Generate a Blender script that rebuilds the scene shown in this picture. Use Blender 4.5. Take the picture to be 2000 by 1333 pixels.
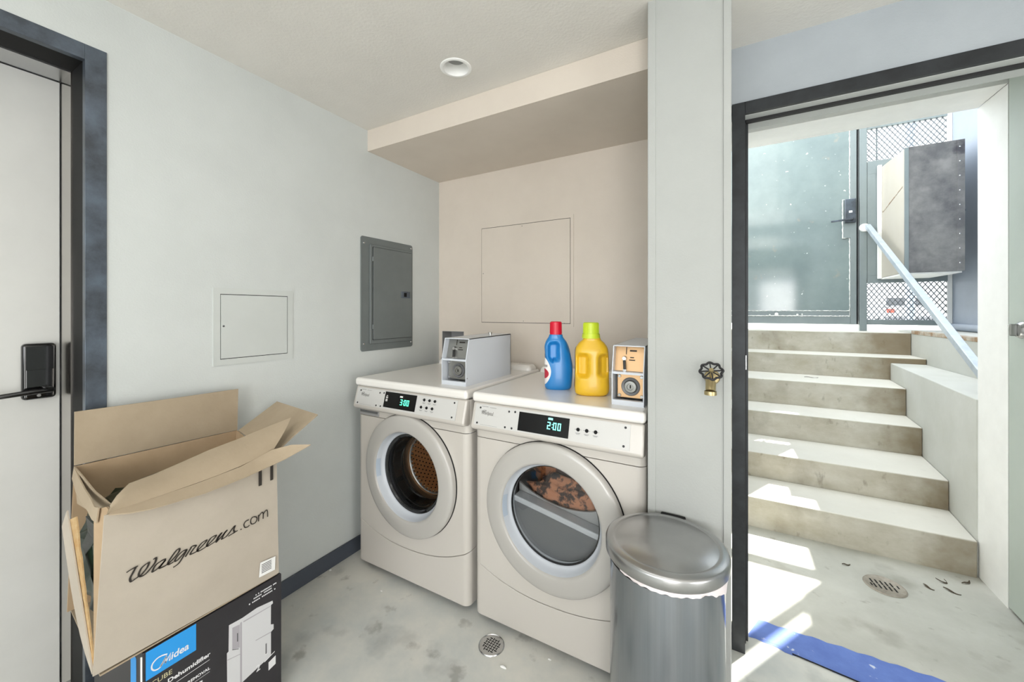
import bpy, bmesh, math, random
from mathutils import Vector, Matrix
random.seed(7)
for o in list(bpy.data.objects): bpy.data.objects.remove(o)
SC = bpy.context.scene; COL = SC.collection
PI = math.pi; R = math.radians

# ------------------------------------------------------------------ camera, world, sun, lamps, exposure
cd = bpy.data.cameras.new('camera'); cam = bpy.data.objects.new('camera', cd); COL.objects.link(cam)
cam.location = (0, 0, 1.29); cam.rotation_euler = (R(90), 0, R(29.4186))
cd.sensor_width = 36; cd.lens = 36*759/2000; cd.shift_x = 0; cd.shift_y = -57.5/2000
cd.clip_start = 0.02; cd.clip_end = 300
SC.camera = cam
w = bpy.data.worlds.new('world'); SC.world = w; w.use_nodes = True
bg = w.node_tree.nodes['Background']; bg.inputs[0].default_value = (0.93, 0.97, 1.0, 1); bg.inputs[1].default_value = 5.9
sd = bpy.data.lights.new('sun', 'SUN'); sd.energy = 18; sd.angle = R(0.25); sd.color = (1, .96, .88)
sun = bpy.data.objects.new('sun', sd); COL.objects.link(sun)
sun.rotation_euler = Vector((.38, .61, 1)).to_track_quat('Z', 'Y').to_euler()
def area(name, loc, aim, sx, sy, power, col):
    l = bpy.data.lights.new(name, 'AREA'); l.shape = 'RECTANGLE'; l.size = sx; l.size_y = sy; l.energy = power; l.color = col
    o = bpy.data.objects.new(name, l); COL.objects.link(o); o.location = loc
    o.rotation_euler = (Vector(loc)-Vector(aim)).to_track_quat('Z', 'Y').to_euler(); return o
area('rear_doorway_daylight', (1.15, -2.55, 1.05), (-.9, .9, .8), .9, 2.0, 32, (1, .94, .88))
area('rear_fill', (-.6, -2.75, 1.5), (-.5, 2, 1.3), 1.9, 1.2, 5, (.97, .98, 1))  # added fill light behind the camera, no window known there
area('side_fill', (3.1, -.35, 1.0), (-1.7, .8, .75), 1.9, 1.6, 60, (1, .99, .985))  # added fill from the right to even out the left wall
area('ceiling_fill', (-.4, .12, 2.27), (-.4, .12, 0), 1.4, .9, 6, (1, .99, .98))  # added overhead fill light, just out of view
area('rear_ceiling_fill', (.6, -1.6, 2.27), (.6, -1.6, 0), 1.4, .9, 7, (1, .98, .96))  # added fill from above, behind the camera
SC.view_settings.view_transform = 'Standard'; SC.view_settings.look = 'None'
SC.view_settings.exposure = 0.0; SC.view_settings.gamma = 1; SC.view_settings.use_curve_mapping = False
SC.cycles.use_denoising = True
SC.cycles.max_bounces = 10; SC.cycles.diffuse_bounces = 5; SC.cycles.caustics_reflective = False

# ------------------------------------------------------------------ materials
def lin(c): return tuple(((v/255)/12.92 if v <= 10 else (((v/255)+.055)/1.055)**2.4) for v in c)
MATS = {}
def mat(name, rgb, rough=.6, metal=0, var=0, vscale=6, rgb2=None, thr=(.35, .65), bump=0, bscale=200, spec=.5, emit=0, coat=0, stretch=(1, 1, 1), aniso=0):
    m = bpy.data.materials.new(name); m.use_nodes = True; nt = m.node_tree; n = nt.nodes; b = n['Principled BSDF']
    c = lin(rgb)
    b.inputs['Base Color'].default_value = (*c, 1); b.inputs['Roughness'].default_value = rough; b.inputs['Metallic'].default_value = metal
    b.inputs['Specular IOR Level'].default_value = spec; b.inputs['Coat Weight'].default_value = coat
    if aniso: b.inputs['Anisotropic'].default_value = aniso
    tc = n.new('ShaderNodeTexCoord'); mp = n.new('ShaderNodeMapping'); nt.links.new(tc.outputs['Object'], mp.inputs[0]); mp.inputs['Scale'].default_value = stretch
    if rgb2 is not None or var:
        if rgb2 is None: rgb2 = tuple(max(0, v-var) for v in rgb)
        no = n.new('ShaderNodeTexNoise'); no.inputs['Scale'].default_value = vscale; no.inputs['Detail'].default_value = 6; no.inputs['Roughness'].default_value = .65
        nt.links.new(mp.outputs[0], no.inputs[0])
        cr = n.new('ShaderNodeValToRGB'); cr.color_ramp.elements[0].position = thr[0]; cr.color_ramp.elements[1].position = thr[1]
        cr.color_ramp.elements[0].color = (*lin(rgb2), 1); cr.color_ramp.elements[1].color = (*c, 1)
        nt.links.new(no.outputs['Fac'], cr.inputs[0]); nt.links.new(cr.outputs[0], b.inputs['Base Color'])
    if bump:
        nb = n.new('ShaderNodeTexNoise'); nb.inputs['Scale'].default_value = bscale; nb.inputs['Detail'].default_value = 3
        nt.links.new(mp.outputs[0], nb.inputs[0])
        bp = n.new('ShaderNodeBump'); bp.inputs['Strength'].default_value = bump; bp.inputs['Distance'].default_value = .002
        nt.links.new(nb.outputs['Fac'], bp.inputs['Height']); nt.links.new(bp.outputs[0], b.inputs['Normal'])
    if emit:
        b.inputs['Emission Color'].default_value = (*c, 1); b.inputs['Emission Strength'].default_value = emit
    MATS[name] = m; return m
def layer(m, rgb, scale, lo, hi, detail=8, stretch=(1, 1, 1), seed=0.0, amt=1.0):
    """a second noise-masked colour over a material (stains, flecks, wear)"""
    nt = m.node_tree; n = nt.nodes; b = n['Principled BSDF']
    tc = n.new('ShaderNodeTexCoord'); mp = n.new('ShaderNodeMapping'); mp.inputs['Scale'].default_value = stretch; mp.inputs['Location'].default_value = (seed, seed*1.7, seed*.6)
    nt.links.new(tc.outputs['Object'], mp.inputs[0])
    no = n.new('ShaderNodeTexNoise'); no.inputs['Scale'].default_value = scale; no.inputs['Detail'].default_value = detail; nt.links.new(mp.outputs[0], no.inputs[0])
    mr = n.new('ShaderNodeMapRange'); mr.inputs[1].default_value = lo; mr.inputs[2].default_value = hi; mr.inputs[4].default_value = amt; nt.links.new(no.outputs['Fac'], mr.inputs[0])
    mx = n.new('ShaderNodeMix'); mx.data_type = 'RGBA'
    nt.links.new(mr.outputs[0], mx.inputs[0])
    s = b.inputs['Base Color']
    if s.is_linked: nt.links.new(s.links[0].from_socket, mx.inputs[6])
    else: mx.inputs[6].default_value = s.default_value
    mx.inputs[7].default_value = (*lin(rgb), 1)
    nt.links.new(mx.outputs[2], s)
def glass(name, tint=(255, 255, 255), gloss=.12, rough=.03, gmax=.3):
    m = bpy.data.materials.new(name); m.use_nodes = True; nt = m.node_tree; n = nt.nodes
    n.remove(n['Principled BSDF']); out = n['Material Output']
    t = n.new('ShaderNodeBsdfTransparent'); t.inputs[0].default_value = (*lin(tint), 1)
    g = n.new('ShaderNodeBsdfGlossy'); g.inputs['Roughness'].default_value = rough
    lw = n.new('ShaderNodeLayerWeight'); lw.inputs[0].default_value = .35
    mr = n.new('ShaderNodeMapRange'); mr.inputs[3].default_value = gloss; mr.inputs[4].default_value = gmax; nt.links.new(lw.outputs['Facing'], mr.inputs[0])
    mx = n.new('ShaderNodeMixShader'); nt.links.new(mr.outputs[0], mx.inputs[0]); nt.links.new(t.outputs[0], mx.inputs[1]); nt.links.new(g.outputs[0], mx.inputs[2])
    nt.links.new(mx.outputs[0], out.inputs[0]); MATS[name] = m; return m

mat('wall_white', (203, 207, 205), .85, var=5, vscale=3, bump=.25, bscale=160)
mat('wall_nook', (216, 206, 194), .85, var=5, vscale=3, bump=.25, bscale=160)
mat('ceiling_paint', (226, 223, 217), .9, var=5, vscale=4, bump=.5, bscale=110)
mat('wall_grey', (168, 174, 179), .7, var=8, vscale=3, bump=.2, bscale=160)
mat('wall_end_dim', (172, 174, 171), .85, var=5, vscale=3, bump=.25, bscale=160)  # wall paint darkened to offset the strong light on the partition
mat('panel_paint', (199, 203, 200), .6, var=4, vscale=5)
mat('steel_dark', (100, 110, 122), .36, .55, rgb2=(72, 76, 82), vscale=9, bump=.15, bscale=90)
mat('frame_dark', (52, 55, 58), .45, .4, rgb2=(38, 40, 42), vscale=12)
mat('black_matte', (9, 9, 10), .6, spec=.25); mat('black_gloss', (10, 10, 11), .12, spec=.6, coat=.4); mat('rubber', (22, 22, 23), .6); mat('floor_lit_grey', (190, 193, 192), .5)
mat('metal_mirror', (190, 185, 178), .12, 1)
mat('door_cream', (212, 212, 208), .45, var=8, vscale=2.2)
mat('base_grey', (70, 76, 86), .5)
m = mat('concrete_floor', (216, 214, 206), .42, rgb2=(184, 190, 189), vscale=2.6, thr=(.3, .62), bump=.15, bscale=40)
layer(m, (96, 102, 104), 3.2, .58, .74, seed=3.1, amt=.6); layer(m, (205, 207, 204), 26, .70, .76, seed=9.0, amt=.7); layer(m, (112, 108, 100), 9, .63, .72, seed=5.0, amt=.5)
m = mat('concrete_out', (196, 196, 189), .75, rgb2=(176, 176, 168), vscale=2.4, bump=.3, bscale=60)
layer(m, (122, 116, 102), 5, .57, .74, seed=1.2, amt=.5); layer(m, (105, 96, 80), 16, .64, .76, seed=7.2, amt=.5)
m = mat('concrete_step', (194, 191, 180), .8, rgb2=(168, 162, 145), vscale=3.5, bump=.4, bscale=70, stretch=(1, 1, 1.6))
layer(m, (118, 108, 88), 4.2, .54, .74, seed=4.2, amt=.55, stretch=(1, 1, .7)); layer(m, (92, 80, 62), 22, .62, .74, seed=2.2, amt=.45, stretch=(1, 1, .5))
def end_stain_tread_light(m):
    nt = m.node_tree; n = nt.nodes; b = n['Principled BSDF']; L_ = nt.links.new
    tc = n.new('ShaderNodeTexCoord'); sp = n.new('ShaderNodeSeparateXYZ'); L_(tc.outputs['Object'], sp.inputs[0])
    no = n.new('ShaderNodeTexNoise'); no.inputs['Scale'].default_value = 9; no.inputs['Detail'].default_value = 8; L_(tc.outputs['Object'], no.inputs[0])
    md = n.new('ShaderNodeMath'); md.operation = 'MULTIPLY_ADD'; L_(sp.outputs[1], md.inputs[0]); md.inputs[1].default_value = -.069; md.inputs[2].default_value = -.851; 
    ad = n.new('ShaderNodeMath'); ad.operation = 'ADD'; L_(sp.outputs[0], ad.inputs[0]); L_(md.outputs[0], ad.inputs[1])      # distance from the cheek wall, 0 at the wall
    nm = n.new('ShaderNodeMath'); nm.operation = 'MULTIPLY_ADD'; L_(no.outputs['Fac'], nm.inputs[0]); nm.inputs[1].default_value = .42; nm.inputs[2].default_value = -.21
    a2 = n.new('ShaderNodeMath'); a2.operation = 'ADD'; L_(ad.outputs[0], a2.inputs[0]); L_(nm.outputs[0], a2.inputs[1])
    mr = n.new('ShaderNodeMapRange'); mr.inputs[1].default_value = -.24; mr.inputs[2].default_value = .02; mr.inputs[4].default_value = .75; L_(a2.outputs[0], mr.inputs[0])
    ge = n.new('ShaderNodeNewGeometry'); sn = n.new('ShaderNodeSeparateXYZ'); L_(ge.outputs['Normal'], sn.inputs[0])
    fm = n.new('ShaderNodeMath'); fm.operation = 'MULTIPLY'; fm.use_clamp = True; L_(sn.outputs[1], fm.inputs[0]); fm.inputs[1].default_value = -1       # only on the upright faces
    m2 = n.new('ShaderNodeMath'); m2.operation = 'MULTIPLY'; L_(mr.outputs[0], m2.inputs[0]); L_(fm.outputs[0], m2.inputs[1])
    mx = n.new('ShaderNodeMix'); mx.data_type = 'RGBA'; L_(m2.outputs[0], mx.inputs[0]); L_(b.inputs['Base Color'].links[0].from_socket, mx.inputs[6]); mx.inputs[7].default_value = (*lin((122, 104, 76)), 1)
    up = n.new('ShaderNodeMath'); up.operation = 'MULTIPLY'; up.use_clamp = True; L_(sn.outputs[2], up.inputs[0]); up.inputs[1].default_value = .8     # treads painted paler to imitate skylight from above
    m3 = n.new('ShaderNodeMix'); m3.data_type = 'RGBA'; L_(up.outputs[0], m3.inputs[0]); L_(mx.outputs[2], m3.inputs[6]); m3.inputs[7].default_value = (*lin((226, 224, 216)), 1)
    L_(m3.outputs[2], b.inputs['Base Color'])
end_stain_tread_light(m)
mat('concrete_wall', (205, 206, 201), .8, rgb2=(196, 197, 190), vscale=2.8, bump=.3, bscale=60)
mat('white_steel', (246, 246, 244), .5, var=6, vscale=8)
mat('leaf_green', (184, 193, 186), .5, var=6, vscale=3)
mat('enamel', (196, 191, 184), .25, coat=.3); mat('enamel_ring', (180, 177, 172), .25, coat=.3); mat('enamel_top_lit', (232, 229, 224), .25, coat=.3); mat('enamel_plate', (198, 197, 194), .35)  # lid enamel is a paler copy, imitating light on the tops
mat('enamel_cool', (206, 211, 218), .3)
mat('grey_plastic', (96, 97, 99), .35); mat('grey_mid', (150, 150, 150), .4); mat('shelf_grey', (172, 174, 178), .3)
mat('panel_grey', (108, 114, 114), .45, var=5, vscale=8, bump=.1, bscale=200)
mat('steel_bright', (200, 200, 200), .25, 1); mat('steel_brush', (158, 163, 170), .2, 1, var=8, vscale=3, stretch=(30, 30, .4))
mat('steel_lid', (182, 182, 182), .3, 1, var=10, vscale=5)
mat('steel_plate', (150, 150, 146), .4, .8); mat('brass_plate', (224, 184, 138), .4, .35)
mat('brass', (176, 160, 120), .35, .85); mat('iron_dark', (50, 50, 52), .45, .5)
mat('drum_steel_glow', (246, 204, 160), .36, .8); mat('grip_blue', (182, 194, 208), .4); mat('display_black', (13, 12, 12), .25, spec=.25)  # orange drum tint paints in warm light reflected by plain steel
mat('cyan_led', (120, 240, 225), emit=2.2); mat('green_led', (90, 235, 190), emit=2.0); mat('print_grey', (90, 90, 92), .6); mat('print_dark', (46, 40, 34), .7)
mat('cap_red', (206, 14, 48), .35); mat('bottle_blue', (28, 122, 190), .32, coat=.2); mat('bottle_yellow', (222, 178, 38), .34, coat=.2); mat('cap_lime', (196, 214, 48), .35)
mat('label_white', (235, 230, 228), .5); mat('label_red', (178, 40, 60), .5); mat('label_navy', (40, 44, 96), .5)
mat('card', (172, 156, 133), .85, var=10, vscale=5, bump=.15, bscale=120); mat('card_in', (180, 156, 126), .85, var=12, vscale=4, bump=.15, bscale=120)
mat('card_out', (184, 174, 160), .85, var=8, vscale=5, bump=.1, bscale=120); mat('card_edge', (176, 140, 92), .9, rgb2=(190, 164, 122), vscale=40)
mat('box_black', (44, 42, 46), .4, var=6, vscale=8); mat('box_blue', (38, 150, 226), .4); mat('white_print', (226, 226, 228), .5); mat('app_white', (206, 206, 208), .5); mat('app_shade', (168, 164, 170), .5); mat('gold_print', (206, 200, 160), .5)
mat('paper_white', (236, 236, 234), .6); mat('copper', (190, 120, 90), .4, .6)
m = mat('weathered', (134, 133, 132), .6, .2, rgb2=(98, 98, 100), vscale=4.5, thr=(.38, .62), bump=.2, bscale=60); layer(m, (150, 148, 146), 7, .58, .72, seed=6, amt=.6); layer(m, (52, 50, 60), 3.4, .62, .68, seed=2.3, amt=.8)
mat('box_beige', (188, 183, 172), .6, rgb2=(186, 180, 168), vscale=6)
mat('gate_grey', (134, 144, 146), .45, .1, var=6, vscale=6)
m = mat('gate_panel', (132, 146, 146), .1, .0, rgb2=(118, 132, 134), vscale=2.2, spec=.75); layer(m, (226, 232, 232), 26, .70, .735, seed=3.3, amt=.9); layer(m, (176, 158, 138), 7, .66, .76, seed=8.3, amt=.5)
mat('galv', (190, 200, 210), .42, .3, var=16, vscale=14); mat('mesh_metal', (112, 118, 124), .5, .2)
mat('cladding', (158, 168, 184), .5, var=8, vscale=3); mat('rust', (150, 118, 86), .8, rgb2=(196, 190, 178), vscale=14)
m = mat('tape_blue', (100, 128, 200), .6, rgb2=(86, 112, 186), vscale=9); layer(m, (214, 220, 232), 34, .66, .72, seed=1.1, amt=.8)
mat('asphalt', (150, 152, 154), .9, var=8, vscale=4); mat('pale_render', (214, 216, 214), .8, var=5, vscale=2)
mat('car_white', (226, 228, 230), .25, coat=.5); mat('car_red', (220, 60, 40), .3); mat('car_glass', (30, 34, 38), .1)
mat('cloth_rust', (176, 108, 66), .85, rgb2=(58, 34, 26), vscale=9, thr=(.42, .5)); mat('cloth_pale', (172, 118, 88), .85, rgb2=(52, 36, 32), vscale=26, thr=(.44, .54))
mat('lens_grey', (150, 150, 148), .5); mat('leaf_brown', (70, 60, 46), .8); mat('bag_pink', (232, 222, 222), .4)
glass('clear_glass', (250, 252, 252), .04, .02, .16); glass('smoked_glass', (232, 232, 232), .01, .02, .06)
mat('drain_cast', (168, 162, 152), .6, .3, rgb2=(146, 138, 126), vscale=30)
mat('bag_green', (30, 44, 32), .35)
# ------------------------------------------------------------------ mesh helpers
class MB:
    def __init__(s): s.v = []; s.f = []; s.mi = []; s.cur = 0
    def add(s, vs, fs):
        k = len(s.v); s.v += [tuple(v) for v in vs]; s.f += [tuple(i+k for i in f) for f in fs]; s.mi += [s.cur]*len(fs); return s
    def box(s, x0, x1, y0, y1, z0, z1):
        x0, x1 = sorted((x0, x1)); y0, y1 = sorted((y0, y1)); z0, z1 = sorted((z0, z1))
        return s.add([(x0, y0, z0), (x1, y0, z0), (x1, y1, z0), (x0, y1, z0), (x0, y0, z1), (x1, y0, z1), (x1, y1, z1), (x0, y1, z1)],
            [(0, 3, 2, 1), (4, 5, 6, 7), (0, 1, 5, 4), (1, 2, 6, 5), (2, 3, 7, 6), (3, 0, 4, 7)])
    def hexa(s, b, t):  # bottom 4, top 4
        return s.add(list(b)+list(t), [(0, 3, 2, 1), (4, 5, 6, 7), (0, 1, 5, 4), (1, 2, 6, 5), (2, 3, 7, 6), (3, 0, 4, 7)])
    def prism(s, poly, axis, a, b):
        n = len(poly); mk = {'x': lambda p, h: (h, p[0], p[1]), 'y': lambda p, h: (p[0], h, p[1]), 'z': lambda p, h: (p[0], p[1], h)}[axis]
        vs = [mk(p, a) for p in poly]+[mk(p, b) for p in poly]
        return s.add(vs, [tuple(range(n))[::-1], tuple(range(n, 2*n))]+[(i, (i+1) % n, n+(i+1) % n, n+i) for i in range(n)])
    def cyl(s, p0, p1, r0, r1=None, n=20, caps=True):
        r1 = r0 if r1 is None else r1; p0 = Vector(p0); p1 = Vector(p1); d = (p1-p0).normalized()
        u = d.orthogonal().normalized(); v = d.cross(u); vs = []
        for p, r in ((p0, r0), (p1, r1)):
            for i in range(n): a = 2*PI*i/n; vs.append(p+u*math.cos(a)*r+v*math.sin(a)*r)
        fs = [(i, (i+1) % n, n+(i+1) % n, n+i) for i in range(n)]
        if caps: fs += [tuple(range(n))[::-1], tuple(range(n, 2*n))]
        return s.add(vs, fs)
    def lathe(s, prof, c, axis='z', n=48, sweep=None, closed=False):
        """prof = [(r, h)], h along +axis from c"""
        vs = []; m = len(prof)
        for i in range(n):
            a = 2*PI*i/n; ca, sa = math.cos(a), math.sin(a)
            for (r, h) in prof:
                if axis == 'z': p = (c[0]+r*ca, c[1]+r*sa, c[2]+h)
                elif axis == 'y': p = (c[0]+r*ca, c[1]+h, c[2]+r*sa)
                else: p = (c[0]+h, c[1]+r*ca, c[2]+r*sa)
                if sweep: p = sweep(a, r, p)
                vs.append(p)
        fs = []
        mm = m if closed else m-1
        for i in range(n):
            j = (i+1) % n
            for k in range(mm):
                k2 = (k+1) % m; fs.append((i*m+k, j*m+k, j*m+k2, i*m+k2))
        return s.add(vs, fs)
    def tube(s, pts, r, n=8, caps=True, closed=False):
        P = [Vector(p) for p in pts]; vs = []; m = len(P); up = None
        for i, p in enumerate(P):
            d = (P[min(i+1, m-1)]-P[max(i-1, 0)]) if not closed else (P[(i+1) % m]-P[i-1]); d.normalize()
            if up is None: up = d.orthogonal().normalized()
            up = (up-d*up.dot(d)).normalized(); v = d.cross(up); rr = r[i] if isinstance(r, (list, tuple)) else r
            for k in range(n): a = 2*PI*k/n; vs.append(p+up*math.cos(a)*rr+v*math.sin(a)*rr)
        fs = [(i*n+k, i*n+(k+1) % n, ((i+1) % m)*n+(k+1) % n, ((i+1) % m)*n+k) for i in range(m if closed else m-1) for k in range(n)]
        if caps and not closed: fs += [tuple(range(n))[::-1], tuple(range((m-1)*n, m*n))]
        return s.add(vs, fs)
    def bar(s, p0, p1, wx, wz, up=(0, 0, 1)):
        p0 = Vector(p0); p1 = Vector(p1); d = (p1-p0).normalized(); u = Vector(up); sd_ = d.cross(u).normalized(); u = sd_.cross(d)
        q = [p+sd_*a*wx/2+u*b*wz/2 for p in (p0, p1) for a, b in ((-1, -1), (1, -1), (1, 1), (-1, 1))]
        return s.add(q, [(0, 1, 2, 3), (7, 6, 5, 4), (0, 4, 5, 1), (1, 5, 6, 2), (2, 6, 7, 3), (3, 7, 4, 0)])
    def build(s, name, m=None, parent=None, bevel=0, smooth=True, seg=2, ang=40, fix=True, **props):
        me = bpy.data.meshes.new(name); me.from_pydata(s.v, [], s.f)
        ms = m if isinstance(m, (list, tuple)) else [m]
        for x in ms: me.materials.append(MATS[x])
        if len(ms) > 1:
            for p, i in zip(me.polygons, s.mi): p.material_index = i
        if fix:
            b = bmesh.new(); b.from_mesh(me); bmesh.ops.recalc_face_normals(b, faces=b.faces); b.to_mesh(me); b.free()
        if smooth:
            me.polygons.foreach_set('use_smooth', [True]*len(me.polygons)); me.set_sharp_from_angle(angle=R(ang))
        o = bpy.data.objects.new(name, me); COL.objects.link(o)
        if parent:
            o.parent = parent
            o.matrix_parent_inverse = Matrix.Translation(-Vector(parent.location)) if parent.type == 'EMPTY' else Matrix.Identity(4)
        if bevel:
            bm_ = o.modifiers.new('bevel', 'BEVEL'); bm_.width = bevel; bm_.segments = seg; bm_.limit_method = 'ANGLE'; bm_.angle_limit = R(35); bm_.harden_normals = True
        for k, v in props.items(): o[k] = v
        return o
def tag(o, label=None, cat=None, group=None, kind=None):
    if label: o['label'] = label
    if cat: o['category'] = cat
    if group: o['group'] = group
    if kind: o['kind'] = kind
    return o
def root(name, label, cat=None, loc=(0, 0, 0), kind=None, group=None):
    o = bpy.data.objects.new(name, None); COL.objects.link(o); o.location = loc; o.empty_display_size = .05
    return tag(o, label, cat, group, kind)
def ribbon(mb, pts, wd, plane, off, sub=6):
    """flat printed stroke: pts in (a, b), mapped by plane(a, b, off); wd(direction angle) = half width"""
    P = []
    n = len(pts)
    for i in range(n-1):
        p0 = Vector(pts[max(i-1, 0)]); p1 = Vector(pts[i]); p2 = Vector(pts[i+1]); p3 = Vector(pts[min(i+2, n-1)])
        for k in range(sub):
            t = k/sub; P.append(.5*((2*p1)+(-p0+p2)*t+(2*p0-5*p1+4*p2-p3)*t*t+(-p0+3*p1-3*p2+p3)*t*t*t))
    P.append(Vector(pts[-1])); vs = []
    for i, p in enumerate(P):
        d = P[min(i+1, len(P)-1)]-P[max(i-1, 0)]
        if d.length < 1e-9: d = Vector((1, 0))
        d.normalize(); nrm = Vector((-d.y, d.x)); h = wd(math.atan2(d.y, d.x))
        vs += [plane(*(p+nrm*h), off), plane(*(p-nrm*h), off)]
    mb.add(vs, [(2*i, 2*i+1, 2*i+3, 2*i+2) for i in range(len(P)-1)])
def text_into(mb, s, a0, b0, width, height, plane, off=0.0004, shear=0.0, bold=0.0):
    """letters as flat mesh, fitted to width x height at (a0, b0) of a plane"""
    cu = bpy.data.curves.new('lettering', 'FONT'); cu.body = s; cu.shear = shear; cu.offset = bold; cu.resolution_u = 3
    to = bpy.data.objects.new('lettering', cu); COL.objects.link(to)
    bpy.context.view_layer.update(); me = bpy.data.meshes.new_from_object(to.evaluated_get(bpy.context.evaluated_depsgraph_get()))
    xs = [v.co.x for v in me.vertices]; ys = [v.co.y for v in me.vertices]; x0, x1, y0, y1 = min(xs), max(xs), min(ys), max(ys)
    vs = [plane(a0+(v.co.x-x0)/(x1-x0)*width, b0+(v.co.y-y0)/(y1-y0)*height, off) for v in me.vertices]
    mb.add(vs, [tuple(p.vertices) for p in me.polygons])
    bpy.data.objects.remove(to); bpy.data.curves.remove(cu); bpy.data.meshes.remove(me)
def plate_with_hole(mb, rect_fn, c, r, n, to3, back=None):
    """ring of quads from circle (c, r) to boundary found by rect_fn(angle)"""
    ang = sorted(set([2*PI*i/n for i in range(n)]+back if back else [2*PI*i/n for i in range(n)])); m = len(ang); vs = []
    for a in ang:
        ca, sa = math.cos(a), math.sin(a); L = rect_fn(a)
        for t in (0, .5, 1):
            q = r+(L-r)*t; vs.append(to3(c[0]+ca*q, c[1]+sa*q))
    fs = []
    for i in range(m):
        j = (i+1) % m
        for k in (0, 1): fs.append((i*3+k, j*3+k, j*3+k+1, i*3+k+1))
    mb.add(vs, fs)
def rect_ray(c, x0, x1, z0, z1):
    def fn(a):
        ca, sa = math.cos(a), math.sin(a); L = 1e9
        if ca > 1e-9: L = min(L, (x1-c[0])/ca)
        if ca < -1e-9: L = min(L, (x0-c[0])/ca)
        zb = z0(c[0]) if callable(z0) else z0
        if sa > 1e-9: L = min(L, (z1-c[1])/sa)
        if sa < -1e-9:
            if callable(z0):
                lo, hi = 0, min(L, 2.)
                for _ in range(40):
                    mid = (lo+hi)/2
                    if c[1]+sa*mid > z0(c[0]+ca*mid): lo = mid
                    else: hi = mid
                L = min(L, lo)
            else: L = min(L, (z0-c[1])/sa)
        return L
    corners = []
    for x in (x0, x1):
        for z in (z0, z1):
            zz = z(x) if callable(z) else z; corners.append(math.atan2(zz-c[1], x-c[0]) % (2*PI))
    return fn, corners
PX = lambda X: (lambda a, b, o: (X+o, a, b))     # plane facing +X: a = y, b = z
PY = lambda Y: (lambda a, b, o: (a, Y-o, b))     # plane facing -Y: a = x, b = z
# ------------------------------------------------------------------ room shell
XL, YB, ZC, YG = -1.761, 2.095, 2.297, 1.715
def st(o, label): return tag(o, label, kind='structure')
st(MB().box(-2.2, 3.2, -3.0, 1.86, -.12, 0).build('floor', 'concrete_floor'), 'grey stained concrete floor of the laundry room')
# ceiling with a round cut-out for the downlight
DL = (-.99, 1.284)
mb = MB(); fn, cs = rect_ray(DL, -2.2, 3.2, -3.0, 1.487)
plate_with_hole(mb, fn, DL, .052, 48, lambda x, y: (x, y, ZC), cs)
mb.box(-2.2, 3.2, -3.0, 2.3, ZC+.09, ZC+.2); mb.box(-.24, 3.2, 1.487, 1.90, ZC, ZC+.09)
st(mb.build('ceiling', 'ceiling_paint', smooth=False, fix=False), 'beige textured ceiling')
st(MB().box(XL, -.235, 1.488, YB, 2.182, ZC+.05).build('ceiling_soffit', 'wall_nook'), 'boxed soffit across the ceiling above the two machines')
# left wall around its door opening
mb = MB(); mb.box(XL-.3, XL, .44, 2.2, 0, ZC+.05); mb.box(XL-.3, XL, -.62, .44, 2.115, ZC+.05); mb.box(XL-.3, XL, -3.0, -.62, 0, ZC+.05)
st(mb.build('wall_left', 'wall_white', smooth=False), 'long white painted wall behind the cardboard boxes')
# back wall with the recess for the washer outlet box
ox0, ox1, oz0, oz1 = -1.732, -1.549, .985, 1.157
mb = MB(); y0, y1 = YB, YB+.14
for a in ((XL-.3, ox0, 0, ZC+.05), (ox1, -.1, 0, ZC+.05), (ox0, ox1, 0, oz0), (ox0, ox1, oz1, ZC+.05)): mb.box(a[0], a[1], y0, y1, a[2], a[3])
st(mb.build('wall_back', 'wall_nook', smooth=False), 'cream wall behind the washer and dryer')
# partition end (the white pillar)
wp = root('wall_partition', 'white wall end standing between the dryer and the exit door', kind='structure')
mb = MB(); mb.box(-.232, -.001, 1.322, 2.235, 0, ZC+.04); mb.build('partition_body', 'wall_end_dim', wp, smooth=False)
for x0, x1 in ((-.237, -.212), (-.021, .001)):
    MB().box(x0, x1, 1.318, 1.36, 0, ZC+.02).build('corner_bead', 'wall_end_dim', wp, bevel=.003)
# grey wall over the exit door
mb = MB(); mb.box(0, 3.2, YG, 1.86, 2.08, ZC+.05); mb.box(1.0, 3.2, YG, 1.86, 0, 2.08)
st(mb.build('wall_right', 'wall_grey', smooth=False), 'blue grey wall over the exit doorway')
# unseen walls that close the room behind the camera (openings where the daylight enters)
mb = MB(); mb.box(-2.2, -1.6, -3.1, -3.0, 0, ZC+.05); mb.box(-1.6, .4, -3.1, -3.0, 0, .85); mb.box(-1.6, .4, -3.1, -3.0, 2.15, ZC+.05); mb.box(.4, .65, -3.1, -3.0, 0, ZC+.05); mb.box(.65, 1.65, -3.1, -3.0, 2.2, ZC+.05); mb.box(1.65, 3.3, -3.1, -3.0, 0, ZC+.05)
mb.box(3.2, 3.3, -3.1, 1.86, 0, ZC+.05)
st(mb.build('wall_rear', 'wall_white', smooth=False), 'white walls closing the room behind the viewer')
mb = MB(); mb.box(XL, XL+.012, .452, YB, 0, .077); st(mb.build('baseboard_left', 'base_grey', bevel=.003), 'dark grey rubber baseboard along the white wall')
mb = MB(); mb.box(XL+.013, -.24, YB-.012, YB, 0, .077); st(mb.build('baseboard_back', 'base_grey', bevel=.003), 'dark grey rubber baseboard behind the machines')

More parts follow.
